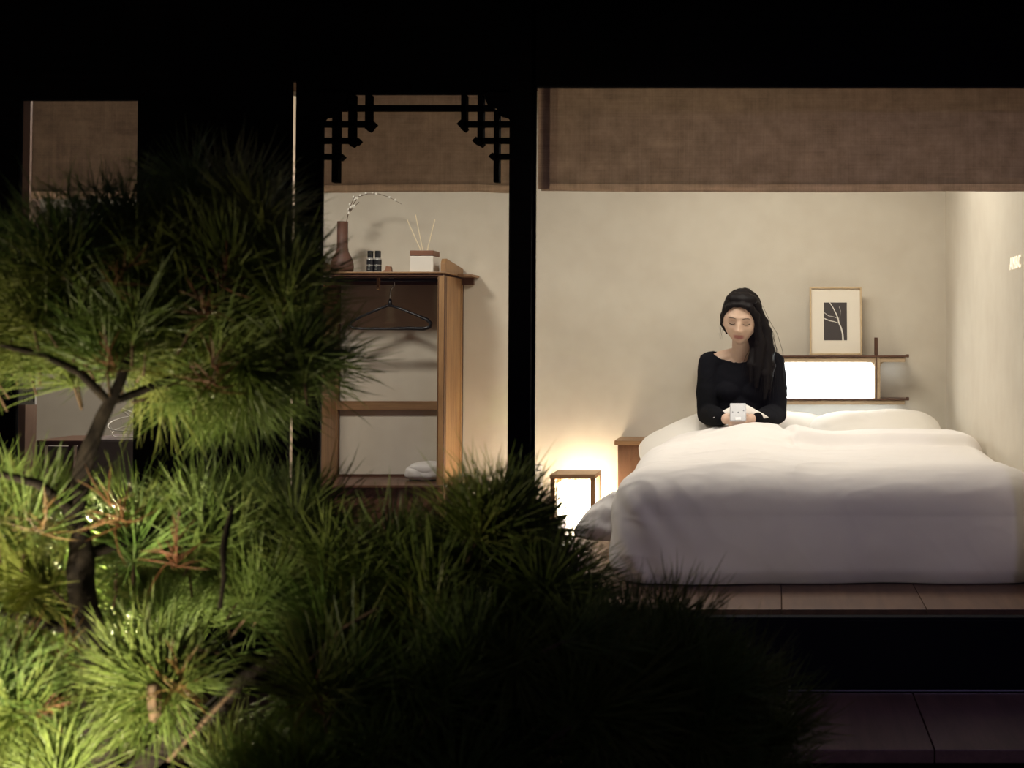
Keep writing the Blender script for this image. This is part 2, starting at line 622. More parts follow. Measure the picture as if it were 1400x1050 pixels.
twigs = [path([(472, 312), (476, 293), (483, 279), (490, 269), (502, 265), (518, 265), (533, 270), (549, 279)], 6.04),
         path([(473, 310), (475, 296), (478, 284), (482, 275), (486, 266)], 6.04),
         path([(476, 293), (483, 284), (491, 276)], 6.04)]
for tw in twigs:
    ob('twig', MB().tube(tw, [.0022 - .0014 * i / len(tw) for i in range(len(tw))], 5), TW, br)
random.seed(3)
bn = 0
for k, tw in enumerate(twigs):
    for i in range(len(tw) - 1):
        for _ in range(2 if i < 5 else 1):
            u = random.random()
            p = tw[i].lerp(tw[i + 1], u) + Vector((random.uniform(-.006, .006), random.uniform(-.006, .006), random.uniform(-.004, .008)))
            if i == 0 and k < 2:
                continue
            ob('bud', MB().ell(p, (.0062, .006, .0075), n=8, m=6), BUD, br, smooth=True)

# two small dark bottles
for nm, px, lb in (('toiletry_bottle', 506, 'small black-capped dark bottle nearer the brown vase on the shelf'),
                   ('toiletry_bottle', 516.2, 'small black-capped dark bottle nearer the small wooden stand')):
    c = on(px, 6.03)
    hb, ht = P(px, 353, 6.03).z - ZS, P(px, 343, 6.03).z - ZS
    t = thing(nm, lb, 'bottle', c, 'small bottles on the wardrobe')
    ob('body', MB().lathe([(.0165, 0), (.018, .003), (.018, hb - .006), (.014, hb), (.012, hb + .003)], c, 24), mat('clear_glass_bottle', (.30, .29, .27), .15, spec=.8), t, smooth=True)
    ob('label', MB().lathe([(.0184, .008), (.0184, hb * .48), (.0174, hb * .52), (.0184, hb * .56), (.0184, hb - .008)], c, 24), BLACKP, t)
    ob('cap', MB().lathe([(.0145, hb + .003), (.0145, ht - .001), (.013, ht)], c, 24), BLACKP, t, smooth=False)
    for q in range(3):
        zz = c.z + .016 + q * .012
        ob('label_mark', MB().box(c.x - .007 + q * .002, c.x + .004, c.y - .0192, c.y - .0186, zz, zz + .002), mat('label_ink', (.35, .36, .33), .6), t)

c = on(530.5, 6.03)
t = tag(ob('wooden_stand', MB().prism([(c.x - .025, c.y - .02, ZS), (c.x + .022, c.y - .02, ZS), (c.x + .016, c.y - .02, ZS + .032), (c.x - .006, c.y - .02, ZS + .034), (c.x - .010, c.y - .02, ZS + .014), (c.x - .025, c.y - .02, ZS + .008)], (0, .03, 0)), mat('reddish_wood', (.20, .085, .04), .5, color2=(.28, .13, .07)), bevel=.002, at=c), 'tiny stepped reddish wood stand between bottles and diffuser', 'stand')

# reed diffuser
c = on(580.5, 6.03)
hw, hh = .058, P(580, 351, 6.03).z - ZS
t = thing('reed_diffuser', 'white cube reed diffuser with a wooden collar and pale reeds', 'diffuser', c)
ob('body', MB().box(c.x - hw, c.x + hw, c.y - hw, c.y + hw, ZS, ZS + hh), mat('white_ceramic', (.75, .70, .63), .35), t, bevel=.003)
ob('collar', MB().box(c.x - hw, c.x + hw, c.y - hw, c.y + hw, ZS + hh + .001, ZS + hh + .028), mat('walnut_collar', (.16, .06, .03), .45, color2=(.22, .09, .045), grain_scale=(6, 60, 60)), t, bevel=.002)
RM = mat('reed', (.80, .68, .48), .8)
zc = ZS + hh + .028
for (tx, ty) in ((556.5, 300), (568, 293.5), (594.5, 300)):
    q = P(tx, ty, 6.03)
    ob('reed', MB().tube([(c.x + (q.x - c.x) * .12, c.y, zc - .02), q], .0028, 6), RM, t)

# hanger
hg = thing('coat_hanger', 'black plastic coat hanger under the wardrobe shelf', 'hanger', P(533, 420, 6.09))
hy = 6.09
fr_ = path([(532, 417), (550, 423), (570, 431), (584, 437), (589, 442), (588, 447), (580, 449.5), (560, 449), (530, 449.5), (500, 449.5), (483, 449), (478, 445), (481, 440), (492, 434), (512, 425), (532, 417)], hy)
ob('shoulder_frame', MB().tube(fr_, [.011] * 3 + [.016] * 5 + [.011] * 8, 8, .6), BLACKP, hg, smooth=True)
rz = ZS - .035
c = P(533, 417, hy)
hk = [c, c + Vector((0, 0, .02)), Vector((c.x + .004, hy, rz - .045)), Vector((c.x + .022, hy, rz - .025))] + [Vector((c.x + .006 + .016 * math.cos(a), hy, rz - .003 + .0145 * math.sin(a))) for a in [R(d) for d in (-20, 20, 60, 90, 130, 170, 200)]]
ob('hook', MB().tube(hk, .003, 6), METAL, hg, smooth=True)
ob('neck', MB().tube([c + Vector((0, 0, -.01)), c + Vector((.002, 0, .03))], [.014, .007], 8), BLACKP, hg, smooth=True)


# soft shapes -------------------------------------------------------------
def soft(n, m, fn):
    """closed surface from fn(u,v) with u around and v from pole to pole"""
    vs, fs = [], []
    for i in range(m + 1):
        for k in range(n):
            vs.append(fn(2 * math.pi * k / n, math.pi * (i / m - .5)))
    for i in range(m):
        for k in range(n):
            a, b = i * n + k, i * n + (k + 1) % n
            fs.append((a, b, b + n, a + n))
    mb = MB().add(vs, fs)
    return mb


def fbm(v, o=3):
    return sum(noise.noise(v * (2 ** i) + Vector((i * 7.1, 0, 0))) / 2 ** i for i in range(o))


def pillow_mesh(w, d, h, M, seed=0, wr=.008, pw=4):
    def f(u, v):
        # superellipse plan, pinched seam
        cu, su = math.cos(u), math.sin(u)
        r = (abs(cu) ** pw + abs(su) ** pw) ** (-1 / pw)
        pv = abs(math.cos(v)) ** .55
        x, y = r * cu * pv * w / 2, r * su * pv * d / 2
        edge = max(0, 1 - (abs(2 * x / w)) ** 3) * max(0, 1 - (abs(2 * y / d)) ** 3)
        z = math.copysign(abs(math.sin(v)) ** .9, v) * h / 2 * (.25 + .75 * edge ** .6)
        p = Vector((x, y, z))
        n = fbm(p * 7 + Vector((seed * 3.3, seed, 0)), 4) * wr
        p += p.normalized() * n if p.length > 0 else Vector()
        p.z += noise.noise(Vector((x * 30 + y * 12, y * 5, seed))) * .002
        return M @ p
    me = soft(96, 40, f).mesh('pillow')
    bm = bmesh.new()
    bm.from_mesh(me)
    bmesh.ops.remove_doubles(bm, verts=bm.verts, dist=1e-4)
    bm.to_mesh(me)
    bm.free()
    return me


def LM(loc, rot):
    return Matrix.Translation(loc) @ Euler([R(a) for a in rot]).to_matrix().to_4x4()


# folded towel on the lower shelf
tw = thing('rolled_towel', 'white folded towel on the dark lower wardrobe shelf', 'towel', (P(580, 650, 6.15).x, 6.14, ZL))
c0 = P(583, 645, 6.14)


def towel_f(cx, cz, w, h, seed):
    def f(u, v):
        cu, su = math.cos(u), math.sin(u)
        r = (abs(cu) ** 3 + abs(su) ** 3) ** (-1 / 3)
        pv = abs(math.cos(v)) ** .45
        p = Vector((w / 2 * math.sin(v), .085 * r * cu * pv, h / 2 * r * su * pv))
        p += p.normalized() * fbm(p * 18 + Vector((seed, 0, 0)), 3) * .005
        return p + Vector((cx, 6.14, cz))
    return f


h = P(583, 631, 6.14).z - ZL
ob('lower_fold', soft(48, 32, towel_f(c0.x, ZL + h * .44, .20, h * .88, 2)), TOWELM, tw, smooth=True)
ob('upper_fold', soft(48, 32, towel_f(c0.x + .006, ZL + h * .66, .165, h * .68, 5)), TOWELM, tw, smooth=True)

# ------------------------------------------------------------ headboard shelf with light
HY0, HY1 = YB - .15, YB - .004
hb = thing('headboard_shelf', 'oak headboard shelf with glowing panel behind the woman', 'shelf', (P(1100, 520, HY0).x, 6.22, P(1100, 553, HY0).z))


def hpart(name, x0, x1, y0, y1, m, ya=HY0, yb=HY1, bev=.0015):
    a, b = P(x0, y0, ya), P(x1, y1, ya)
    return ob(name, MB().box(a.x, b.x, ya, yb, b.z, a.z), m, hb, bevel=bev)


LEFT = 957
hpart('upper_board', LEFT, 1241, 486, 488.6, DARKOAK, HY0 - .004)
hpart('upper_beam', LEFT + 5, 1237.5, 489, 495, PALEOAK, HY0 + .004)
hpart('end_cap', 1238.5, 1243, 484.5, 488.8, DARKOAK, HY0 - .006, HY0 + .02)
hpart('lower_board', LEFT, 1241, 545, 547.3, DARKOAK, HY0 - .004)
hpart('lower_beam', LEFT + 5, 1237, 547.6, 553.2, PALEOAK, HY0 + .004)
hpart('end_cap', 1238.5, 1243, 543, 547.6, DARKOAK, HY0 - .006, HY0 + .02)
for xx in (1195.5, 1003):
    hpart('upright', xx, xx + 8, 488, 545, PALEOAK, HY0 + .002, HY1)
    hpart('upright_inlay', xx + 2, xx + 3.6, 461.5, 545, DARKOAK, HY0 - .006, HY0 + .012)
    hpart('upright_top', xx, xx + 4.8, 461.5, 486, DARKOAK, HY0, HY0 + .02)
    for s in (-1, 1):
        bx = xx if s < 0 else xx + 8
        ob('fillet', MB().prism([P(bx, 494.5, HY0 + .01), P(bx + s * 6, 494.5, HY0 + .01), P(bx + s * 2.2, 496.5, HY0 + .01), P(bx, 501, HY0 + .01)], (0, .02, 0)), PALEOAK, hb)
EM = mat('glowing_panel', (.9, .9, .9), .5, emis=(.93, .97, 1.0), estr=11)
hpart('light_panel', 1011, 1193, 496.5, 544.5, EM, HY0 + .05, HY0 + .065, 0)

a, b, c = P(1011, 554, 6.2), P(1232, 554, 6.2), P(1220, 496.5, 6.2)
lamp('headboard_light', 'AREA', ((a.x + b.x) / 2, HY1 - .07, a.z - .006), .65, (.78, .88, 1.0), rot=(R(28), 0, 0), size=b.x - a.x, size_y=.02)
lamp('headboard_light', 'AREA', (c.x, HY1 - .07, c.z - .006), .05, (.78, .88, 1.0), rot=(R(28), 0, 0), size=.10, size_y=.02)

# picture frame leaning on the shelf
zsh = P(1140, 486, HY0 - .004).z
pfY = 6.20
a, b = P(1107, 392, pfY), P(1178.5, 392, pfY)
W, H = b.x - a.x, P(1140, 392, pfY).z - zsh
pc = Vector(((a.x + b.x) / 2, pfY, zsh + .001))
pf = thing('framed_print', 'framed print of a pale bare branch on a dark ground on the shelf', 'picture', pc)
FW = .009
fm = mat('frame_oak', (.50, .36, .20), .5, color2=(.60, .45, .28), grain_scale=(40, 40, 40))
ps = []
for (x0, x1, z0, z1) in ((-W / 2, -W / 2 + FW, 0, H), (W / 2 - FW, W / 2, 0, H)):
    ps.append(ob('frame_side', MB().box(x0, x1, -.012, .008, z0, z1), fm, pf, bevel=.001, at=(0, 0, 0)))
for (z0, z1) in ((0, FW), (H - FW, H)):
    ps.append(ob('frame_rail', MB().box(-W / 2 + FW, W / 2 - FW, -.012, .008, z0, z1), fm, pf, bevel=.001, at=(0, 0, 0)))
ob('mat_board', MB().box(-W / 2 + FW, W / 2 - FW, -.002, .006, FW, H - FW), mat('mat_board', (.78, .71, .60), .9, spec=.1), pf, at=(0, 0, 0))
sc = W / 71.5


def fp(x, y, d=-.0036):
    return Vector(((x - 1142.7) * sc, d, (484.3 - y) * sc))


ob('print', MB().box(fp(1126.5, 0).x, fp(1158, 0).x, -.003, -.002, fp(0, 464).z, fp(0, 412).z), mat('print_ground', (.075, .065, .062), .8, spec=.1), pf, at=(0, 0, 0))
LM_ = mat('print_branch', (.75, .70, .62), .8)
for pts, r in (([(1134.5, 412), (1139, 419), (1143, 427), (1145.5, 433), (1147, 440), (1150, 447), (1152, 455), (1152.5, 464)], 1.0),
               ([(1147, 440.5), (1141, 438.5), (1134, 437), (1127, 434)], .6),
               ([(1145.5, 434), (1139, 431.5), (1133, 430.5), (1127, 426)], .35),
               ([(1145.8, 437), (1149, 430), (1149.5, 424), (1147.5, 418)], .45)):
    vs_, fs_ = [], []
    for i, (x, y) in enumerate(pts):
        r2 = r * sc * (.6 + .6 * i / len(pts))
        q = fp(x, y, -.0033)
        nn = Vector((1, 0, 0)) if r > .8 else Vector((.3, 0, 1)).normalized()
        vs_ += [q - nn * r2, q + nn * r2]
    for i in range(len(pts) - 1):
        fs_.append((2 * i, 2 * i + 1, 2 * i + 3, 2 * i + 2))
    ob('printed_branch', MB().add(vs_, fs_), LM_, pf, at=(0, 0, 0))
pf.rotation_euler = (R(-5), 0, 0)

# letters of light on the right wall, built as solid letters that glow
fc = bpy.data.curves.new('light_lettering', 'FONT')
fc.body = 'AMBC'
fc.size = .068
fc.offset = -.0004
fc.extrude = .0015
fc.space_character = 1.2
fc.materials.append(mat('lettering_glow', (.8, .74, .62), .6, emis=(1, .9, .72), estr=.8))
lt = bpy.data.objects.new('t', fc)
COL.objects.link(lt)
dg = bpy.context.evaluated_depsgraph_get()
dg.update()
lme = bpy.data.meshes.new_from_object(lt.evaluated_get(dg))
bpy.data.objects.remove(lt, do_unlink=True)
lo = bpy.data.objects.new('light_lettering', lme)
COL.objects.link(lo)
lz = P(1384, 369, XR * F / (1384 - CX)).z
lo.location = (XR - .004, XR * F / (1382.5 - CX), lz)
lo.rotation_euler = (R(90), 0, R(-90))
tag(lo, 'row of small capital letters of light on the right wall, built as glowing solids', 'lettering')

# ------------------------------------------------------------ bedside lantern
LYC = 6.0
a, b = P(757, 660, LYC), P(818, 660, LYC)
lx, lw = (a.x + b.x) / 2, (b.x - a.x)
ln = thing('floor_lantern', 'square wooden frame floor lantern glowing beside the bed', 'lamp', (lx, LYC, FLOOR))
zt = P(787, 645.5, LYC).z
ob('lid', MB().box(lx - lw / 2 + .0, lx + lw / 2, LYC - .105, LYC + .105, zt - .022, zt), OAKH, ln, bevel=.003)
for sx in (-1, 1):
    for sy in (-1, 1):
        xx, yy = lx + sx * (lw / 2 - .014), LYC + sy * .09
        ob('post', MB().box(xx - .011, xx + .011, yy - .011, yy + .011, FLOOR, zt - .022), OAK, ln, bevel=.002)
ob('base', MB().box(lx - lw / 2, lx + lw / 2, LYC - .1, LYC + .1, FLOOR + .005, FLOOR + .025), OAKH, ln, bevel=.002)
ob('bulb_socket', MB().lathe([(.012, -.022), (.014, -.012), (.012, 0)], (lx + .0, LYC - .02, zt - .025), 16), METAL, ln, smooth=True)
ob('paper_shade', MB().box(lx - lw / 2 + .03, lx + lw / 2 - .03, LYC - .07, LYC + .07, FLOOR + .026, zt - .05), mat('lit_paper', (.9, .85, .75), .8, emis=(1, .83, .60), estr=34), ln)

# wooden box post of the bed head
c = P(861, 607, 6.12)
a, b = P(846, 620, 6.12).x, P(878, 620, 6.12).x
nb = thing('bedside_post', 'short brown wooden box post at the head of the bed', 'post', (c.x, 6.15, 0))
ob('body', MB().box(a, b, 6.08, YB - .01, 0, P(861, 607.5, 6.12).z), mat('brown_wood', (.12, .055, .028), .5, color2=(.19, .09, .045), grain_scale=(30, 30, 4)), nb, bevel=.002)
ob('cap', MB().box(a - .016, b + .012, 6.065, YB - .006, P(861, 607.4, 6.12).z, P(861, 601, 6.12).z), OAKH, nb, bevel=.003)

# socket on the back wall left of the lantern
c = P(737, 650, YB)
sk = thing('wall_socket', 'small grey wall socket plate beside the lantern', 'socket', (c.x, YB - .008, c.z))
ob('plate', MB().box(c.x - .02, c.x + .02, YB - .009, YB - .001, c.z - .055, c.z + .055), mat('socket_grey', (.45, .43, .40), .5), sk, bevel=.003)
for dz in (-.025, .025):
    ob('outlet', MB().lathe([(.010, 0), (.010, .003)], (c.x, YB - .011, c.z + dz), 12), BLACKP, sk)

# ------------------------------------------------------------ bed
bed = thing('bed', 'low double mattress under the cream bedding', 'bed', (.15, 5.2, 0))
MX0, MX1 = -.55, XR - .02
mt = MB().box(MX0 + .03, MX1, 4.26, YB - .02, .002, .27)
ob('mattress', mt, PILLOWM, bed, bevel=.04)

# duvet: cloth wrapped over a rounded slab
DX0, DX1, DY0 = -.585, XR - .006, 4.13
DYB = 5.60
RR = .155
TOP = .395
hx0, hx1, hy0 = DX0 + RR, DX1 - RR * .6, DY0 + RR


def sstep(a, b, x):
    t = min(1, max(0, (x - a) / (b - a)))
    return t * t * (3 - 2 * t)


def g1(x, s):
    return math.exp(-(x / s) ** 2)


def duvet_pt(s, t):
    # s, t cloth coordinates in metres
    qx, qy = min(max(s, hx0), hx1), min(max(t, hy0), 9)
    dx, dy = s - qx, t - qy
    d = math.hypot(dx, dy)
    n = Vector((dx / d, dy / d, 0)) if d > 1e-9 else Vector((0, -1, 0))
    rr = RR if abs(dy) > 1e-6 or dx < 0 else RR * .6
    th = d / rr
    if th < math.pi / 2:
        hr, dz = rr * math.sin(th), rr * (1 - math.cos(th))
        nd = math.sin(th)
        nz = math.cos(th)
    else:
        e = d - rr * math.pi / 2
        dz = rr + e
        hr = rr + .012 * math.sin(min(e, .24) / .24 * math.pi) - .05 * sstep(.18, .30, e)
        nd, nz = 1, 0
    p = Vector((qx + n.x * hr, qy + n.y * hr, TOP - dz))
    N = Vector((n.x * nd, n.y * nd, nz)).normalized()
    # body of the surface
    topw = 1 - sstep(.0, .14, d)
    h = 0
    x, y = p.x, p.y
    # legs under the cover
    cx = -.09 - .03 * (5.5 - y)
    h += topw * .062 * g1(x - cx, .17) * sstep(4.45, 5.35, y)
    h += topw * .020 * g1(x + .32, .13) * sstep(4.9, 5.5, y)
    # thick turned back band on the right
    bx = sstep(.02, .10, x)
    ye = 5.16 - .10 * sstep(.3, .8, x) + .02 * math.sin(x * 9)
    h += topw * bx * .046 * sstep(ye - .015, ye + .045, y) * (1 - .45 * sstep(ye + .15, ye + .4, y))
    # a crease running out from the lap
    h -= topw * .016 * g1(x - .055 - .10 * (5.4 - y), .022) * sstep(4.9, 5.3, y)
    # broad puffs and folds
    h += .022 * noise.noise(Vector((x * 2.1, y * 2.1, p.z * 2.5)) + Vector((3, 1, 0)))
    h += .006 * noise.noise(Vector((x * 1.6 + y * 2.0, y * 4.5 - x * .8, p.z * 2.5)))
    h += .0022 * noise.noise(Vector((x * 4 + y * 3, y * 14 - x * 2, p.z * 5)))
    h += .0007 * noise.noise(Vector((x * 22, y * 45, p.z * 25)))
    # soft ridged wrinkles of the cotton
    rd = 1 - abs(noise.noise(Vector((x * 2.2 + y * 1.2, y * 5.0 - x * 2.2, 4.4)))) * 3.2
    h += topw * .010 * max(0, rd) ** 2 * g1(x + .12, .42)
    rd = 1 - abs(noise.noise(Vector((x * 5 - y * 3, y * 7 + x * 3 + p.z * 6, 9.1)))) * 4
    h += .0022 * max(0, rd) ** 2 * (.4 + .6 * g1(x + .45, .3))
    # creases that run down the front left corner
    cw = g1(x + .48, .16) * sstep(.38, .25, p.z) * (1 if y < 4.5 else sstep(4.9, 4.5, y))
    h += cw * .006 * math.sin((x * 55 + p.z * 34) + 2 * noise.noise(Vector((x * 6, y * 6, p.z * 6))))
    # scalloped lower hem of the front face
    fr = sstep(.14, .0, p.z) * (1 if y < 4.3 else 0)
    h += fr * .034 * noise.noise(Vector((x * 3.1, 0, 5.3)))
    return p + N * h


s0, s1 = hx0 - .45, hx1 + .28
t0 = hy0 - (RR * math.pi / 2 + .252)
NXD, NYD = 300, 330
vs_, fs_ = [], []
for i in range(NXD + 1):
    s = s0 + (s1 - s0) * i / NXD
    for j in range(NYD + 1):
        yb = DYB - .06 * sstep(-.45, -.6, s)
        t = t0 + (yb - t0) * j / NYD
        p = duvet_pt(s, t)
        p.z = max(p.z, .004)
        p.x = min(p.x, XR - .004)
        vs_.append(p)
for i in range(NXD):
    for j in range(NYD):
        a = i * (NYD + 1) + j
        fs_.append((a, a + 1, a + NYD + 2, a + NYD + 1))
dv = thing('duvet', 'thick cream duvet spread over the low bed', 'duvet', (.15, 4.8, TOP))
dvb = ob('cover', MB().add(vs_, fs_), COTTON, dv, smooth=True)
so = dvb.modifiers.new('s', 'SOLIDIFY')
so.thickness = .02
so.offset = -1
# the corner of the duvet that hangs out to the left
c1 = P(853, 668, 4.30)
tip = P(784, 728, 4.40)
low = P(842, 743, 4.28)


def flap(u, v):
    # u round, v along from root to tip
    k = (v + math.pi / 2) / math.pi
    root = c1.lerp(low, .5) + Vector((.035, 0, .01))
    axis = tip + Vector((.0, 0, .004)) - root
    upv = (c1 - low) * .5
    wdt = (math.cos(k * math.pi / 2) ** .62) * (1.0 - .10 * k) + .0
    thick = .075 * (math.cos(k * math.pi / 2) ** .7) + .0
    bow = Vector((-.012, 0, .010)) * math.sin(k * math.pi)
    p = root + axis * k + upv * wdt * math.sin(u) + Vector((0, 1, 0)) * thick * math.cos(u) + bow
    n = .006 * math.sin(u * 7 + k * 4 + 2 * noise.noise(p * 8)) * (1 - k) + .007 * noise.noise(p * 14) + .003 * noise.noise(p * 40)
    return p + Vector((0, -n, n * .5))


ob('hanging_corner', soft(72, 48, flap), COTTON, dv, smooth=True)

# pillows
pl = [('pillow', 'cream pillow on the right half of the bed', (.66, .42, .19), (.492, 5.86, .362), (30, -1, 0), 1),
      ('pillow', 'cream pillow whose corner sticks out left of the bed', (.62, .40, .10), (-.36, 5.80, .392), (22, -21, 3), 2),
      ('pillow', 'cream pillow behind the back of the woman', (.60, .40, .16), (-.02, 6.02, .33), (50, 4, 0), 3)]
for nm, lb, (w_, d_, h_), loc, rot, sd in pl:
    o = ob(nm, pillow_mesh(w_, d_, h_, Euler([R(a) for a in rot]).to_matrix().to_4x4(), sd), PILLOWM, None, smooth=True)
    o.location = loc
    tag(o, lb, 'pillow', 'pillows at the head of the bed')
c = P(1013, 567, 5.50)


def lens(u, v):
    k = v / (math.pi / 2)
    x = .128 * k
    h_ = (1 - abs(k) ** 1.5)
    z = .040 * h_ * math.sin(u) + .012 * h_ - .012 * abs(k)
    y = .030 * h_ * math.cos(u)
    return Vector((x, y, z + .003 * noise.noise(Vector((x * 20, z * 20, 0)))))


o = ob('cushion', soft(28, 36, lens), PILLOWM, None, smooth=True)
o.location = (c.x, 5.49, c.z)
tag(o, 'small cream cushion on the lap behind the phone', 'cushion')

# ------------------------------------------------------------ the woman
PY = 5.80
PXc = P(1013.5, 480, PY).x


def W3(px, py, Y):
    return P(px, py, Y)


person = thing('person', 'long-haired woman in a black sweater sitting up in bed, looking down', 'person', (PXc, PY, .27))
HC = W3(1013, 436, 5.70)           # centre of the head
HM = Matrix.Translation(HC) @ Euler((R(13), R(4), R(-3)), 'XYZ').to_matrix().to_4x4()
HS = 1.10
hw, hd, hh_ = .0745, .092, .108


def face_pt(a, b, c):
    """a,b,c unit direction (front is -b) -> local head point"""
    x, y, z = a * hw, b * hd, c * hh_
    if z < 0:
        k = -z / hh_
        x *= 1 - .36 * k ** 2.2
        if y < 0:
            y *= 1 - .10 * k
        else:
            y *= 1 - .45 * k
    if y < 0:   # flatter face
        y = -hd * (abs(b) ** .80) * (1 - .10 * max(0, -z / hh_)) * .97
        def G(x0, z0, sx, sz):
            return math.exp(-((x - x0) / sx) ** 2 - ((z - z0) / sz) ** 2)
        f = 0
        f += .0225 * G(0, -.033, .0095, .011)
        f += .013 * G(0, -.015, .0075, .017)
        f += .008 * (G(.011, -.037, .007, .007) + G(-.011, -.037, .007, .007))
        f += .0075 * G(0, -.060, .017, .0055) + .0085 * G(0, -.0685, .014, .0055)
        f -= .003 * G(0, -.064, .020, .0018)
        f += .009 * G(0, -.094, .020, .014)
        f -= .0105 * (G(.031, .000, .017, .013) + G(-.031, .000, .017, .013))
        f += .0070 * (G(.031, -.002, .0125, .0075) + G(-.031, -.002, .0125, .0075))
        f += .004 * (G(.03, .022, .02, .008) + G(-.03, .022, .02, .008))
        f += .005 * (G(.040, -.035, .02, .02) + G(-.040, -.035, .02, .02))
        y -= f
    return Vector((x, y, z)) * HS


def head(mb):
    n, m = 110, 90
    vs = []
    for i in range(m + 1):
        t = math.pi * i / m
        for k in range(n):
            q = 2 * math.pi * k / n
            vs.append(HM @ face_pt(math.sin(t) * math.cos(q), math.sin(t) * math.sin(q), math.cos(t)))
    fs = []
    for i in range(m):
        for k in range(n):
            a, b = i * n + k, i * n + (k + 1) % n
            fs.append((a, a + n, b + n, b))
    mb.add(vs, fs)
    for s in (-1, 1):   # ears
        mb.ell(HM @ (Vector((s * .073, .006, -.012)) * HS), (.009, .016, .029), rot=(R(-10), 0, R(s * 20)), n=12, m=10)


def limb(mb, pts, rads, n=16, flat=1):
    # densify with smooth radii
    P_, R_ = [], []
    for i in range(len(pts) - 1):
        for k in range(5):
            u = k / 5
            P_.append(Vector(pts[i]).lerp(Vector(pts[i + 1]), u))
            R_.append(rads[i] + (rads[i + 1] - rads[i]) * u)
    P_.append(Vector(pts[-1]))
    R_.append(rads[-1])
    mb.tube(P_, R_, n, flat)
    for p, r in zip(pts, rads):
        mb.ell(p, (r, r, r), n=n, m=10)


SHz = W3(968, 494, PY).z
shL = Vector((W3(972, 494, PY).x, PY, SHz - .012))
shR = Vector((W3(1056, 494, PY).x, PY, SHz - .012))
elL = Vector((W3(967, 562, 5.72).x, 5.73, W3(967, 566, 5.72).z))
elR = Vector((W3(1061, 562, 5.72).x, 5.73, W3(1061, 566, 5.72).z))
wrL = W3(987, 572, 5.49)
wrR = W3(1034, 573, 5.49)
neck0 = Vector((PXc - .004, PY + .02, SHz - .03))
neck1 = HC + Vector((.004, .028, -.06))


def torso(mb, g):
    mb.ell((PXc, PY + .01, .50), (.150 + g, .105 + g, .17), n=28, m=20)
    mb.ell((PXc, PY + .01, .64), (.150 + g, .100 + g, .13), n=28, m=20)
    mb.ell((PXc, PY + .012, .38), (.165 + g, .11 + g, .13), n=28, m=20)
    mb.ell((PXc - .055, PY - .062, .595), (.055 + g, .045 + g, .052), n=18, m=12)
    mb.ell((PXc + .055, PY - .062, .595), (.055 + g, .045 + g, .052), n=18, m=12)
    # shoulder girdle
    limb(mb, [shL, (PXc - .06, PY + .012, SHz + .008), (PXc, PY + .018, SHz + .012), (PXc + .06, PY + .012, SHz + .008), shR], [.046 + g, .046 + g, .050 + g, .046 + g, .046 + g], 16)
    mb.ell((PXc, PY + .01, SHz - .045), (.135 + g, .08 + g, .06 + g), n=24, m=14)


def arms(mb, g):
    limb(mb, [shL, (shL + elL) / 2 + Vector((-.006, .0, 0)), elL], [.047 + g, .044 + g, .037 + g])
    limb(mb, [shR, (shR + elR) / 2 + Vector((.006, .0, 0)), elR], [.047 + g, .044 + g, .037 + g])
    limb(mb, [elL, (elL + wrL) / 2 + Vector((0, 0, -.002)), wrL], [.037 + g, .034 + g, .024 + g * .6])
    limb(mb, [elR, (elR + wrR) / 2 + Vector((0, 0, -.002)), wrR], [.037 + g, .034 + g, .024 + g * .6])


phC = W3(1009, 563, 5.415)


def hand(mb, wr, s):
    # s = -1 image left hand, +1 image right; fingers wrap the lower half of the phone
    pc_ = Vector((phC.x + s * .040, 5.455, phC.z - .036))
    d = (pc_ - wr)
    limb(mb, [wr, wr + d * .55, pc_], [.022, .025, .022], 12, .75)
    for k, (ln_, r) in enumerate(((.030, .0085), (.034, .009), (.033, .0088), (.026, .0078))):
        base = pc_ + Vector((-s * .002, -.006 - .001 * k, .018 - .0145 * k))
        mid = base + Vector((-s * .014, -.022, .001))
        m2 = mid + Vector((-s * ln_ * .55, -.006, -.002))
        tp = m2 + Vector((-s * ln_ * .45, .006, -.003))
        limb(mb, [base, mid, m2, tp], [r * 1.1, r, r * .92, r * .8], 8)
    tb = pc_ + Vector((-s * .004, .012, .012))
    limb(mb, [tb, tb + Vector((-s * .012, .014, .018)), tb + Vector((-s * .028, .010, .032))], [.012, .0100, .0085], 8)


body = MB()
head(body)
limb(body, [neck0, (neck0 + neck1) / 2 + Vector((0, -.004, 0)), neck1], [.056, .045, .046], 20)
torso(body, 0)
arms(body, 0)
hand(body, wrL, -1)
hand(body, wrR, 1)
# collar bones and the slope from neck to shoulders
limb(body, [neck0 + Vector((-.018, 0, .058)), (PXc - .10, PY + .01, SHz + .022)], [.042, .030], 14)
limb(body, [neck0 + Vector((.018, 0, .058)), (PXc + .10, PY + .01, SHz + .022)], [.042, .030], 14)
# hips and legs under the duvet
limb(body, [(PXc - .09, PY, .36), (PXc - .08, 5.35, .35), (PXc - .05, 4.98, .34)], [.085, .065, .05], 14)
limb(body, [(PXc + .09, PY, .36), (PXc + .10, 5.35, .35), (PXc + .09, 4.98, .34)], [.085, .065, .05], 14)
bm_ = remesh(body, .0034, 2, 'body')
at = bm_.color_attributes.new('tone', 'FLOAT_COLOR', 'POINT')
HMi = HM.inverted()
nV = len(bm_.vertices)
cov = np.empty(nV * 3)
bm_.vertices.foreach_get('co', cov)
cov = cov.reshape(-1, 3)
Mi = np.array(HMi)
loc = (cov @ Mi[:3, :3].T + Mi[:3, 3]) / HS
colr = np.ones((nV, 4))
skin = np.array((.68, .475, .355))
lip = np.array((.40, .155, .13))
lid = np.array((.50, .33, .25))
fr = (loc[:, 1] < -.05)


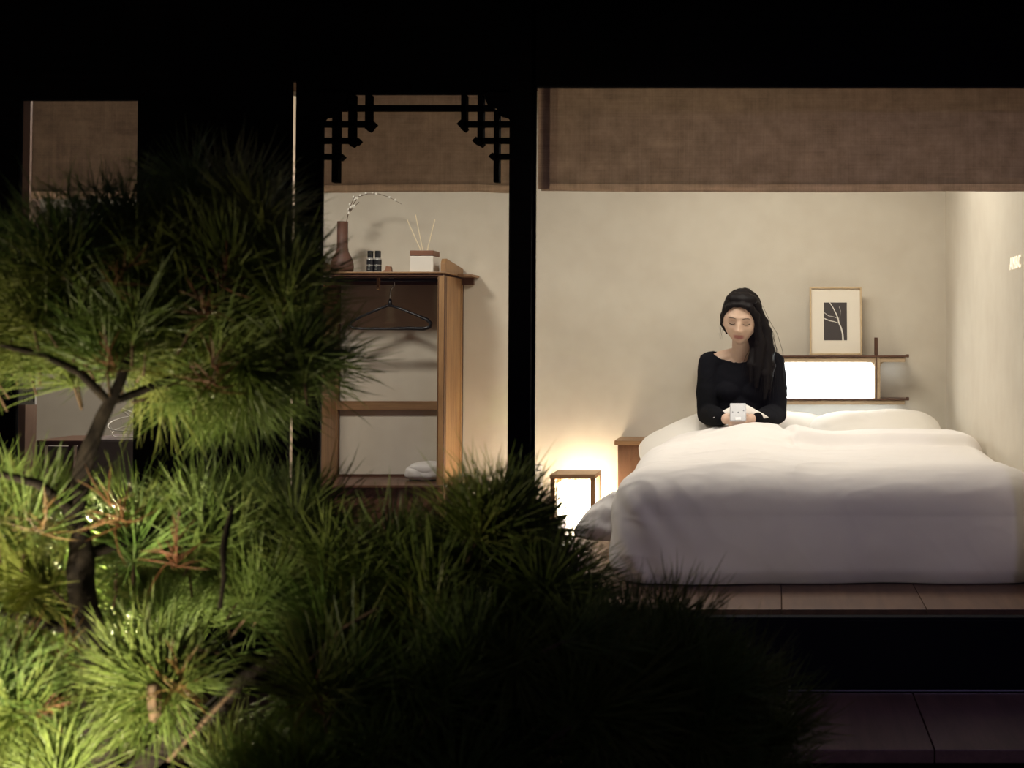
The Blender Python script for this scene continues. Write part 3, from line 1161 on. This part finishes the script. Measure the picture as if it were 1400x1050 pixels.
def mask(x0, z0, sx, sz, p=2):
    return np.exp(-(np.abs((loc[:, 0] - x0) / sx) ** p) - (np.abs((loc[:, 2] - z0) / sz) ** p)) * fr


colr[:, :3] = skin
ml = np.clip(mask(0, -.0645, .021, .0095, 4) * 1.4, 0, 1)[:, None]
colr[:, :3] = colr[:, :3] * (1 - ml) + lip * ml
me_ = np.clip(mask(.031, .001, .017, .010) + mask(-.031, .001, .017, .010), 0, 1)[:, None] * .45
colr[:, :3] = colr[:, :3] * (1 - me_) + lid * me_
at.data.foreach_set('color', colr.astype(np.float32).ravel())
nt = SKIN.node_tree
an = nt.nodes.new('ShaderNodeAttribute')
an.attribute_name = 'tone'
nt.links.new(an.outputs['Color'], nt.nodes['Principled BSDF'].inputs['Base Color'])
nt.nodes['Principled BSDF'].inputs['Subsurface Weight'].default_value = .05
nt.nodes['Principled BSDF'].inputs['Subsurface Radius'].default_value = (.01, .004, .002)
ob('body', bm_, SKIN, person, smooth=True)


def face_surf(x, z, off=.001):
    """local surface point of the face at (x, z) found by search"""
    best = None
    for it in range(1):
        c = z / hh_
        lo, hi = -1, 1
        # iterate on a for the given c (unit direction)
        for _ in range(24):
            a = (lo + hi) / 2
            b2 = 1 - a * a - c * c
            b = -math.sqrt(max(b2, 0))
            p = face_pt(a, b, c)
            if p.x / HS < x:
                lo = a
            else:
                hi = a
        best = p
    return HM @ (best + Vector((0, -off, 0)))


BROW = mat('brow_hair', (.05, .03, .022), .8)
for s in (-1, 1):
    pts = [face_surf(s * xx, zz, .0008) for xx, zz in ((.014, .0180), (.024, .0208), (.036, .0212), (.045, .0175))]
    ob('eyebrow', MB().tube(pts, [.0022, .0030, .0026, .0014], 6, .6), BROW, person, smooth=True)
    pts = [face_surf(s * xx, zz, .0012) for xx, zz in ((.017, -.004), (.023, -.0078), (.031, -.0092), (.040, -.0072), (.046, -.003))]
    ob('eyelashes', MB().tube(pts, [.0014, .0023, .0026, .0024, .0016], 6, .6), HAIRM, person, smooth=True)

# sweater: the same volumes a little larger, opened at the neck and cuffs
sw = MB()
torso(sw, .010)
arms(sw, .010)
sm_ = remesh(sw, .006, 5, 'sweater')
bm = bmesh.new()
bm.from_mesh(sm_)
kill = []
for v in bm.verts:
    x, y, z = v.co
    dx = x - (PXc - .012)
    nk = (dx / .118) ** 2 + ((y - (PY + .0)) / .125) ** 2
    cut = SHz + .006 + .034 * (dx / .115) ** 2 - .012 * max(0, (PY - y) / .08) + .035 * max(0, (y - PY) / .08)
    if nk < 1 and z > cut:
        kill.append(v)
    elif z < .33 and y > 5.6:
        kill.append(v)
bmesh.ops.delete(bm, geom=kill, context='VERTS')
for _ in range(3):
    bmesh.ops.smooth_vert(bm, verts=[v for v in bm.verts if v.is_boundary], factor=.5, use_axis_x=True, use_axis_y=True, use_axis_z=True)
bm.to_mesh(sm_)
bm.free()
# soft knit folds
for v in sm_.vertices:
    n = v.normal
    f = .004 * noise.noise(Vector((v.co.x * 9, v.co.y * 9, v.co.z * 16))) + .002 * noise.noise(v.co * 45)
    v.co += n * f
o = ob('sweater', sm_, SWEATER, person, smooth=True)
s_ = o.modifiers.new('s', 'SOLIDIFY')
s_.thickness = .004
s_.offset = 1


# hair ------------------------------------------------------------------
def hl(x, y, z):
    return HM @ (Vector((x, y, z)) * HS)


hair = MB()
# skull cap, set back so the face stays free
Me = HM.to_euler()
hair.ell(hl(.002, .030, .022), (.088 * HS, .088 * HS, .108 * HS), rot=Me, n=40, m=30)
hair.ell(hl(.002, -.030, .094), (.070 * HS, .044 * HS, .028 * HS), rot=Me, n=30, m=20)
limb(hair, [hl(-.056, -.058, .058), hl(-.028, -.072, .074), hl(.006, -.076, .076), hl(.036, -.074, .068)], [.013, .012, .012, .015], 10)
# left side (image left) sweep behind the ear
limb(hair, [hl(-.03, -.055, .078), hl(-.058, -.045, .050), hl(-.075, -.018, .015), hl(-.077, .012, -.03), hl(-.062, .035, -.075)], [.018, .020, .017, .015, .008], 10)
# the heavy fall on the image right, in front of the shoulder
falls = [
    ([hl(.010, -.066, .082), hl(.042, -.066, .066), hl(.066, -.050, .030), hl(.076, -.040, -.02), W3(1040, 470, 5.66), W3(1036, 500, 5.66), W3(1034, 528, 5.665)], [.016, .021, .021, .022, .030, .028, .010]),
    ([hl(.02, -.02, .10), hl(.065, -.01, .06), hl(.088, .0, .0), W3(1047, 455, 5.70), W3(1050, 480, 5.69), W3(1048, 510, 5.67), W3(1046, 545, 5.67)], [.025, .026, .028, .034, .036, .030, .010]),
    ([hl(.06, .04, .05), hl(.09, .04, -.02), W3(1048, 465, 5.74), W3(1051, 482, 5.70), W3(1054, 500, 5.68), W3(1052, 530, 5.67)], [.030, .034, .034, .028, .024, .010]),
    ([hl(.05, .0, -.06), W3(1032, 478, 5.70), W3(1027, 498, 5.67), W3(1026, 520, 5.67)], [.03, .028, .024, .010]),
]
for pts, rad in falls:
    limb(hair, pts, rad, 12, .8)
hm = remesh(hair, .0045, 3, 'hair')
for v in hm.vertices:
    q = v.co
    v.co += v.normal * (.0035 * noise.noise(Vector((q.x * 60, q.y * 60, q.z * 10))) + .0025 * noise.noise(Vector((q.x * 18, q.y * 18, q.z * 8))))
hr = ob('hair', hm, HAIRM, person, smooth=True)
# loose strands over it
random.seed(11)
st = MB()


def strand(pts, jit, r=.0009):
    off = Vector((random.gauss(0, jit), random.gauss(0, jit * .6), random.gauss(0, jit * .3)))
    ph, am = random.random() * 6, random.uniform(.001, .005)
    P_ = []
    n = len(pts)
    for i in range(n - 1):
        for k in range(3):
            u = k / 3
            t = (i + u) / (n - 1)
            p = Vector(pts[i]).lerp(Vector(pts[i + 1]), u) + off * (.3 + 1.0 * t)
            p.x += am * math.sin(ph + t * 9)
            P_.append(p)
    P_.append(Vector(pts[-1]) + off * 1.4 + Vector((random.gauss(0, .008), 0, random.gauss(0, .015))))
    st.tube(P_, [r] * (len(P_) - 1) + [r * .3], 4)


for pts, rad in falls:
    for _ in range(34):
        strand(pts, sum(rad) / len(rad) * .72)
for _ in range(4):
    strand([hl(-.05, -.03, .07), hl(-.080, -.015, .02), hl(-.084, -.012, -.04), hl(-.082, -.012, -.09)], .003, .0006)
for _ in range(8):
    strand([hl(.06, .0, .06), hl(.105, .0, .0), hl(.125, .0, -.04), hl(.118, .0, -.09)], .007, .0006)
ob('loose_strands', st, HAIRM, hr)['kind'] = 'stuff'

# phone
ph = thing('phone', 'light grey phone held in both hands of the woman', 'phone', phC)
Mp = Euler((R(-38), 0, R(2))).to_matrix().to_4x4()
PHM = mat('phone_case', (.40, .39, .40), .35, color2=(.48, .47, .48))


def pob(nm, mb, m, bev=0):
    me = mb.mesh(nm)
    me.transform(Mp)
    return ob(nm, me, m, ph, bevel=bev, at=(0, 0, 0))


pob('case', MB().box(-.037, .037, -.004, .004, -.052, .046), PHM, .004)
DM = mat('phone_mark', (.10, .10, .12), .4)
for (x, z, r) in ((-.024, -.004, .0028), (.001, -.006, .0034), (.025, .004, .0030)):
    pob('lens', MB().tube([(x, -.0055, z), (x, -.004, z)], r, 10), DM)
pob('screen', MB().box(-.034, .034, .0041, .0048, -.049, .043), mat('screen', (.02, .02, .03), .1, emis=(.8, .85, 1), estr=.6))
pob('grip_tab', MB().box(-.013, .014, -.009, -.0045, -.050, -.034), mat('grip_white', (.75, .74, .74), .4), .002)

# ------------------------------------------------------------ washroom behind the left window
WY = 4.4
a, b = P(22, 500, 3.95), P(41, 500, 3.95)
jp = ob('door_jamb', MB().box(a.x, b.x, 3.93, 3.99, FLOOR, 1.7), mat('brown_jamb', (.16, .09, .06), .6, color2=(.22, .13, .09), grain_scale=(40, 40, 3)))
tag(jp, 'brown wooden door jamb just inside the far left window', 'jamb')
a, b = P(24.5, 515, 3.9), P(46.5, 553.5, 3.9)
nt_ = thing('notice_plate', 'white notice plate with dark characters on the brown jamb', 'sign', ((a.x + b.x) / 2, 3.91, b.z))
ob('plate', MB().box(a.x, b.x, 3.905, 3.915, b.z, P(30, 505, 3.9).z), mat('plate_white', (.62, .60, .60), .5), nt_, bevel=.001)
ob('edge_line', MB().box(b.x - .0055, b.x - .0035, 3.9035, 3.9045, b.z + .01, b.z + .075), BLACKP, nt_)
INK = mat('ink', (.06, .06, .07), .7)
for r_ in range(4):
    for c_ in range(2):
        cx_ = a.x + .020 + c_ * .013
        cz_ = b.z + .016 + r_ * .021
        g = MB()
        k = (r_ * 2 + c_)
        g.box(cx_ - .004, cx_ + .004, 3.903, 3.9045, cz_ + .004, cz_ + .0055)
        g.box(cx_ - .001 + (k % 3 - 1) * .002, cx_ + .001 + (k % 3 - 1) * .002, 3.903, 3.9045, cz_ - .005, cz_ + .004)
        g.box(cx_ - .005, cx_ + .003, 3.903, 3.9045, cz_ - .006, cz_ - .0046)
        ob('character', g, INK, nt_)

# upholstered armchair and wire tray in that room
ax, ay = P(155, 640, 4.9).x, 4.95
UP = mat('grey_upholstery', (.16, .125, .115), .95, color2=(.20, .155, .145), bump=.4, bump_scale=500)
ch = thing('armchair', 'grey brown upholstered armchair behind the far left window', 'chair', (ax, ay, FLOOR))
zb0 = P(150, 607, 4.8).z
ob('seat', MB().box(ax - .26, ax + .26, ay - .22, ay + .25, FLOOR + .16, FLOOR + .32), UP, ch, bevel=.04)
bk = []
for i in range(15):
    q = math.pi * (i / 14)
    bk.append((ax - .28 * math.cos(q), ay - .12 - .16 * math.sin(q) * 1.0 + .05))
mbk = MB()
for i in range(14):
    (x0, y0), (x1, y1) = bk[i], bk[i + 1]
    ox0, oy0 = (x0 - ax) * .14, (y0 - ay) * .14
    ox1, oy1 = (x1 - ax) * .14, (y1 - ay) * .14
    mbk.add([(x0, y0, FLOOR + .16), (x1, y1, FLOOR + .16), (x1, y1, zb0), (x0, y0, zb0), (x0 + ox0, y0 + oy0, FLOOR + .16), (x1 + ox1, y1 + oy1, FLOOR + .16), (x1 + ox1, y1 + oy1, zb0), (x0 + ox0, y0 + oy0, zb0)],
            [(0, 1, 2, 3), (7, 6, 5, 4), (3, 2, 6, 7), (0, 4, 5, 1), (0, 3, 7, 4), (1, 5, 6, 2)])
ob('backrest', mbk, UP, ch, smooth=False)
for sx in (-1, 1):
    for sy in (-1, 1):
        ob('leg', MB().tube([(ax + sx * .2, ay + sy * .18, FLOOR), (ax + sx * .19, ay + sy * .17, FLOOR + .17)], [.012, .017], 8), DARKOAK, ch)
# dark side table left of it
tx = P(98, 610, 4.42)
tb = thing('side_table', 'dark wooden side table left of the armchair', 'table', (tx.x, 4.42, FLOOR))
ob('tabletop', MB().box(tx.x - .07, tx.x + .10, 4.32, 4.54, P(95, 609, 4.32).z, P(95, 602, 4.32).z), DARKOAK, tb, bevel=.003)
for sx in (-1, 1):
    for sy in (-1, 1):
        ob('leg', MB().box(tx.x + .015 + sx * .07 - .01, tx.x + .015 + sx * .07 + .01, 4.43 + sy * .09 - .01, 4.43 + sy * .09 + .01, FLOOR, P(95, 609, 4.32).z), DARKOAK, tb)
# wire ring tray standing on the sill
WR = mat('white_wire', (.70, .66, .58), .4)
wt = thing('wire_basket', 'white wire basket with a folded handle beside the window edge', 'basket', P(175, 590, 4.15))
ctr = P(178, 579, 4.15)
for dz, rr_ in ((0, 1), (-.028, .82)):
    ring = [ctr + Vector((.072 * rr_ * math.cos(q), .05 * rr_ * math.sin(q), dz + .022 * rr_ * math.sin(q))) for q in [2 * math.pi * k / 28 for k in range(29)]]
    ob('rim' if dz == 0 else 'base_ring', MB().tube(ring, .0022, 6), WR, wt, smooth=True)
hd_ = path([(184, 574), (172, 565), (165, 560), (168, 558.5), (176, 562), (190, 569)], 4.13)
ob('handle', MB().tube(hd_, .0024, 6), WR, wt, smooth=True)
for k in range(8):
    q = 2 * math.pi * k / 8
    ob('spoke', MB().tube([ctr + Vector((.072 * math.cos(q), .05 * math.sin(q), .022 * math.sin(q))), ctr + Vector((.059 * math.cos(q), .041 * math.sin(q), -.028 + .018 * math.sin(q)))], .0012, 5), WR, wt)
# low window cabinet that carries the basket
ob_ = ob('window_cabinet', MB().box(ctr.x - .12, ctr.x + .2, 4.07, 4.28, FLOOR, ctr.z - .046), UP, bevel=.01)
tag(ob_, 'low grey cabinet under the wire basket at the window edge', 'cabinet')

# ------------------------------------------------------------ garden light fixture
gf = thing('garden_lamp', 'slim black garden lamp standing behind the pine trunk', 'lamp', (GL.x, GL.y, -1.35))
ob('stake', MB().tube([(GL.x, GL.y, -1.36), (GL.x, GL.y, GL.z - .03)], .006, 8), BLACKP, gf)
ob('cup', MB().lathe([(.008, -.035), (.016, -.03), (.018, -.018), (.015, -.018), (.013, -.027)], (GL.x, GL.y, GL.z), 20), BLACKP, gf)

# ------------------------------------------------------------ the pine
random.seed(21)
rng = np.random.default_rng(5)
pine = thing('pine_tree', 'lit green garden pine with long needles in the foreground', 'tree', P(150, 1200, 1.62))
BARK = mat('pine_bark', (.014, .011, .010), .95, spec=.1, color2=(.035, .026, .02), grain_scale=(60, 60, 25), bump=1, bump_scale=90)
TWB = mat('pine_twig', (.07, .045, .025), .85, color2=(.16, .09, .05), grain_scale=(90, 90, 90), bump=.6, bump_scale=200)


def pbranch(name, pts, mat_, n=9, seed=0):
    """pts: (px, py, Y, radius px)"""
    P_, R_ = [], []
    for i in range(len(pts) - 1):
        for k in range(6):
            u = k / 6
            a = [pts[i][q] + (pts[i + 1][q] - pts[i][q]) * u for q in range(4)]
            p = P(a[0], a[1], a[2])
            jr = a[3] / F * a[2]
            p += Vector((noise.noise(p * 14), noise.noise(p * 14 + Vector((5, 0, 0))), noise.noise(p * 14 + Vector((0, 9, 0))))) * jr * .6
            P_.append(p)
            R_.append(jr * (1 + .22 * noise.noise(p * 30)))
    a = pts[-1]
    P_.append(P(a[0], a[1], a[2]))
    R_.append(a[3] / F * a[2] * .8)
    return ob(name, MB().tube(P_, R_, n), mat_, pine, smooth=True)


pbranch('trunk', [(150, 1420, 1.62, 26), (142, 1060, 1.62, 21), (132, 960, 1.60, 19), (120, 870, 1.58, 17), (104, 780, 1.56, 17), (103, 700, 1.56, 14), (116, 630, 1.57, 12), (140, 570, 1.58, 10), (165, 520, 1.60, 7), (185, 440, 1.62, 6), (200, 350, 1.63, 4)], BARK, 14)
BR = [[(140, 1080, 1.63, 15), (215, 1030, 1.62, 14), (270, 985, 1.60, 13), (330, 925, 1.60, 11), (400, 890, 1.62, 9), (520, 860, 1.66, 8), (640, 830, 1.68, 6), (760, 810, 1.70, 4)],
      [(330, 925, 1.60, 8), (450, 960, 1.60, 8), (600, 980, 1.6, 6), (760, 985, 1.62, 6), (900, 990, 1.65, 4), (1050, 985, 1.68, 3)],
      [(110, 760, 1.56, 9), (180, 740, 1.62, 7), (260, 700, 1.68, 6), (380, 720, 1.74, 5), (480, 740, 1.76, 3)],
      [(103, 700, 1.56, 7), (50, 660, 1.5, 6), (-30, 640, 1.5, 5)],
      [(150, 550, 1.59, 6), (230, 520, 1.66, 5), (300, 470, 1.7, 5), (360, 430, 1.72, 4), (420, 400, 1.72, 3)],
      [(150, 550, 1.59, 6), (110, 510, 1.56, 6), (60, 485, 1.54, 5), (0, 470, 1.52, 4)],
      [(185, 440, 1.62, 4), (260, 380, 1.66, 4), (300, 330, 1.68, 3), (330, 280, 1.70, 3)],
      [(185, 440, 1.62, 4), (130, 400, 1.60, 3), (90, 360, 1.58, 3)],
      [(120, 870, 1.58, 7), (50, 850, 1.56, 6), (-20, 830, 1.55, 5)],
      [(126, 920, 1.59, 6), (60, 960, 1.54, 5), (-10, 990, 1.52, 4)]]
for b_ in BR:
    pbranch('branch', b_, BARK, 9)
pbranch('shoot', [(300, 832, 1.52, 3.5), (306, 790, 1.52, 4), (305, 750, 1.51, 4.5), (313, 715, 1.51, 4), (319, 692, 1.5, 2)], BARK, 8)
for b_ in ([(230, 1040, 1.56, 3), (280, 985, 1.55, 3.5), (322, 940, 1.54, 3)], [(180, 885, 1.55, 2.5), (250, 885, 1.55, 2.5), (300, 893, 1.56, 2)],
           [(200, 545, 1.5, 2), (180, 550, 1.5, 2.5)], [(420, 905, 1.52, 2.5), (470, 860, 1.52, 3), (520, 830, 1.52, 2)]):
    pbranch('twig', b_, TWB, 7)


# needle tufts ------------------------------------------------------------
def needle_arrays(n, L, spread, seed, wdt=.00092, droop=.12):
    """tuft with its shoot along +z; returns verts (N,3), faces (M,4)"""
    g = np.random.default_rng(seed)
    V, Fc = [], []
    base = 0
    for i in range(n):
        th = spread[0] + (spread[1] - spread[0]) * g.random() ** .8
        ph = g.random() * 2 * math.pi
        z0 = -.035 + .04 * g.random()
        d = np.array([math.sin(th) * math.cos(ph), math.sin(th) * math.sin(ph), math.cos(th)])
        ln = L * g.uniform(.72, 1.08)
        side = np.cross(d, [0, 0, 1.0])
        if np.linalg.norm(side) < 1e-3:
            side = np.array([1.0, 0, 0])
        side /= np.linalg.norm(side)
        up = np.cross(side, d)
        bend = g.normal(0, droop) * ln
        bend2 = g.normal(0, droop) * ln
        rings = []
        for t, wv in ((0, .75), (.38, 1.0), (.75, .85), (1.0, .15)):
            c = np.array([0, 0, z0]) + d * ln * t + up * bend * t * t + side * bend2 * t * t
            w_ = wdt * wv
            rings += [c + side * w_, c - side * w_ * .5 + up * w_ * .8, c - side * w_ * .5 - up * w_ * .8]
        V += rings
        for r_ in range(3):
            for k in range(3):
                a, b = base + r_ * 3 + k, base + r_ * 3 + (k + 1) % 3
                Fc.append((a, b, b + 3, a + 3))
        base += 12
    return np.array(V), np.array(Fc)


def needle_mat(name, c1, c2, tr):
    m = mat(name, c1, .38, spec=.45, color2=c2, grain_scale=(25, 25, 25), trans=tr, detail=3)
    nt = m.node_tree
    oi = nt.nodes.new('ShaderNodeObjectInfo')
    hs = nt.nodes.new('ShaderNodeHueSaturation')
    mr = nt.nodes.new('ShaderNodeMapRange')
    mr.inputs[3].default_value = .455
    mr.inputs[4].default_value = .525
    nt.links.new(oi.outputs['Random'], mr.inputs[0])
    nt.links.new(mr.outputs[0], hs.inputs['Hue'])
    cr = [n for n in nt.nodes if n.type == 'VALTORGB'][0]
    nt.links.new(cr.outputs[0], hs.inputs['Color'])
    nt.links.new(hs.outputs[0], nt.nodes['Principled BSDF'].inputs['Base Color'])
    t = [n for n in nt.nodes if n.type == 'BSDF_TRANSLUCENT'][0]
    nt.links.new(hs.outputs[0], t.inputs[0])
    return m


NEED = needle_mat('pine_needles', (.15, .225, .045), (.31, .38, .11), .42)
DRY = needle_mat('dry_needles', (.16, .06, .025), (.30, .15, .07), .2)


def np_mesh(name, V, Fc, m):
    me = bpy.data.meshes.new(name)
    me.vertices.add(len(V))
    me.vertices.foreach_set('co', V.astype(np.float32).ravel())
    me.loops.add(len(Fc) * 4)
    me.loops.foreach_set('vertex_index', Fc.astype(np.int32).ravel())
    me.polygons.add(len(Fc))
    me.polygons.foreach_set('loop_start', np.arange(0, len(Fc) * 4, 4, dtype=np.int32))
    me.update(calc_edges=True)
    me.materials.append(m)
    return me


PROT = []
for k in range(10):
    sp = [(.25, 1.35), (.35, 1.55), (.15, 1.0), (.4, 1.75)][k % 4]
    V, Fc = needle_arrays(112, .106 + .008 * (k % 3), sp, 100 + k)
    PROT.append((V, Fc, np_mesh('needle_tuft', V, Fc, NEED)))
Vd, Fd = needle_arrays(22, .05, (.3, 1.9), 300, .0012, .3)
DRYME = np_mesh('dry_tuft', Vd, Fd, DRY)

# where tufts grow: (polygon in the picture, count, distance range, main shoot direction x,z, jitter)
def inpoly(x, y, poly):
    c = False
    j = len(poly) - 1
    for i in range(len(poly)):
        xi, yi = poly[i]
        xj, yj = poly[j]
        if (yi > y) != (yj > y) and x < (xj - xi) * (y - yi) / (yj - yi) + xi:
            c = not c
        j = i
    return c


REG = [
    # crown on top
    ([(250, 255), (300, 225), (350, 230), (370, 290), (400, 350), (430, 420), (440, 500), (330, 530), (240, 520), (180, 520), (170, 420), (190, 310)], 80, (1.58, 1.92), (.25, .9)),
    # left of the crown
    ([(100, 320), (160, 290), (200, 330), (190, 420), (180, 500), (110, 490), (60, 460), (0, 450), (-40, 430), (-40, 360), (50, 360)], 46, (1.50, 1.80), (-.25, .9)),
    # undersides of the crown
    ([(-30, 450), (60, 470), (110, 480), (120, 510), (60, 500), (-30, 510)], 12, (1.55, 1.8), (-.4, .5)),
    ([(190, 500), (300, 490), (400, 470), (420, 510), (360, 535), (260, 540), (200, 530)], 22, (1.55, 1.85), (.3, -.25)),
    # middle left mass
    ([(-40, 690), (40, 680), (80, 720), (90, 790), (60, 900), (-40, 930)], 40, (1.52, 2.2), (-.3, .6)),
    ([(-40, 900), (60, 920), (90, 1000), (80, 1090), (-40, 1090)], 26, (1.42, 1.7), (-.2, .5)),
    # bright middle
    ([(160, 720), (230, 670), (300, 700), (400, 700), (460, 720), (460, 840), (330, 820), (300, 830), (220, 850), (160, 830)], 84, (1.62, 2.25), (.1, .9)),
    ([(180, 900), (240, 910), (250, 960), (200, 960)], 7, (1.5, 1.6), (.1, .2)),
    # centre right, darker
    ([(440, 750), (540, 760), (620, 740), (680, 710), (725, 720), (750, 780), (800, 820), (760, 900), (560, 910), (440, 880)], 96, (1.60, 2.0), (.35, .8)),
    ([(400, 900), (560, 900), (720, 880), (850, 850), (900, 870), (880, 1090), (380, 1090)], 105, (1.45, 1.85), (.3, .7)),
    ([(840, 870), (930, 860), (980, 920), (1040, 960), (1080, 1000), (1110, 1090), (860, 1090)], 62, (1.5, 1.9), (.4, .8)),
    ([(640, 720), (700, 700), (720, 740), (680, 760)], 8, (1.6, 1.8), (.5, .8)),
    ([(300, 1040), (420, 1040), (420, 1100), (300, 1100)], 8, (1.45, 1.6), (.2, .8)),
]
tufts = []
for poly, cnt, (y0, y1), (dx, dz) in REG:
    xs_ = [p[0] for p in poly]
    ys_ = [p[1] for p in poly]
    k = 0
    while k < cnt:
        x, y = rng.uniform(min(xs_), max(xs_)), rng.uniform(min(ys_), max(ys_))
        if not inpoly(x, y, poly):
            continue
        Y = rng.uniform(y0, y1)
        d = Vector((dx + rng.normal(0, .45), rng.normal(0, .45), dz + rng.normal(0, .35))).normalized()
        # outward lean away from the middle of each mass
        cxp = sum(xs_) / len(xs_)
        d.x += .5 * (x - cxp) / (max(xs_) - min(xs_))
        d.normalize()
        tufts.append((P(x, y, Y), d, Y, int(rng.integers(0, 10)), rng.uniform(.85, 1.15)))
        k += 1
# nearest first: 300 as parts, the rest joined
tufts.sort(key=lambda t: t[2])
rest = tufts[290:]
PL = world_loc(pine)
tw = MB()
for i, (p, d, Y, k, s) in enumerate(tufts):
    q = d.to_track_quat('Z', 'Y')
    back = p - d * .055 * s + Vector((0, 0, -.008))
    tw.tube([back, p - d * .03, p + d * .002], [.0017, .0017, .0012], 5)
    if i < 290:
        o = bpy.data.objects.new('needle_tuft', PROT[k][2])
        COL.objects.link(o)
        o.parent = pine
        o.location = p - PL
        o.rotation_mode = 'QUATERNION'
        o.rotation_quaternion = q
        o.scale = (s, s, s)
AV, AF = [], []
base = 0
for (p, d, Y, k, s) in rest:
    q = np.array(d.to_track_quat('Z', 'Y').to_matrix())
    V, Fc, _ = PROT[k]
    AV.append((V * s) @ q.T + np.array(p))
    AF.append(Fc + base)
    base += len(V)
o = ob('far_needles', np_mesh('far_needles', np.concatenate(AV), np.concatenate(AF), NEED), None, pine)
o['kind'] = 'stuff'
o = ob('shoots', tw, TWB, pine)
o['kind'] = 'stuff'
# dry brown bunches and stubs
for (x, y, Y) in ((170, 370, 1.5), (310, 365, 1.55), (275, 412, 1.5), (150, 485, 1.5), (290, 500, 1.5), (240, 745, 1.52), (60, 700, 1.5), (245, 920, 1.48), (90, 880, 1.5), (60, 950, 1.46), (430, 940, 1.5), (150, 690, 1.52), (30, 880, 1.5)):
    o = bpy.data.objects.new('dry_tuft', DRYME)
    COL.objects.link(o)
    o.parent = pine
    o.location = P(x, y, Y) - PL
    o.rotation_euler = (rng.uniform(-.6, .6), rng.uniform(-.6, .6), rng.uniform(0, 6))
    s = rng.uniform(.7, 1.1)
    o.scale = (s, s, s)
pbranch('cut_stub', [(210, 935, 1.48, 8), (213, 960, 1.48, 9), (214, 982, 1.48, 8)], TWB, 10)
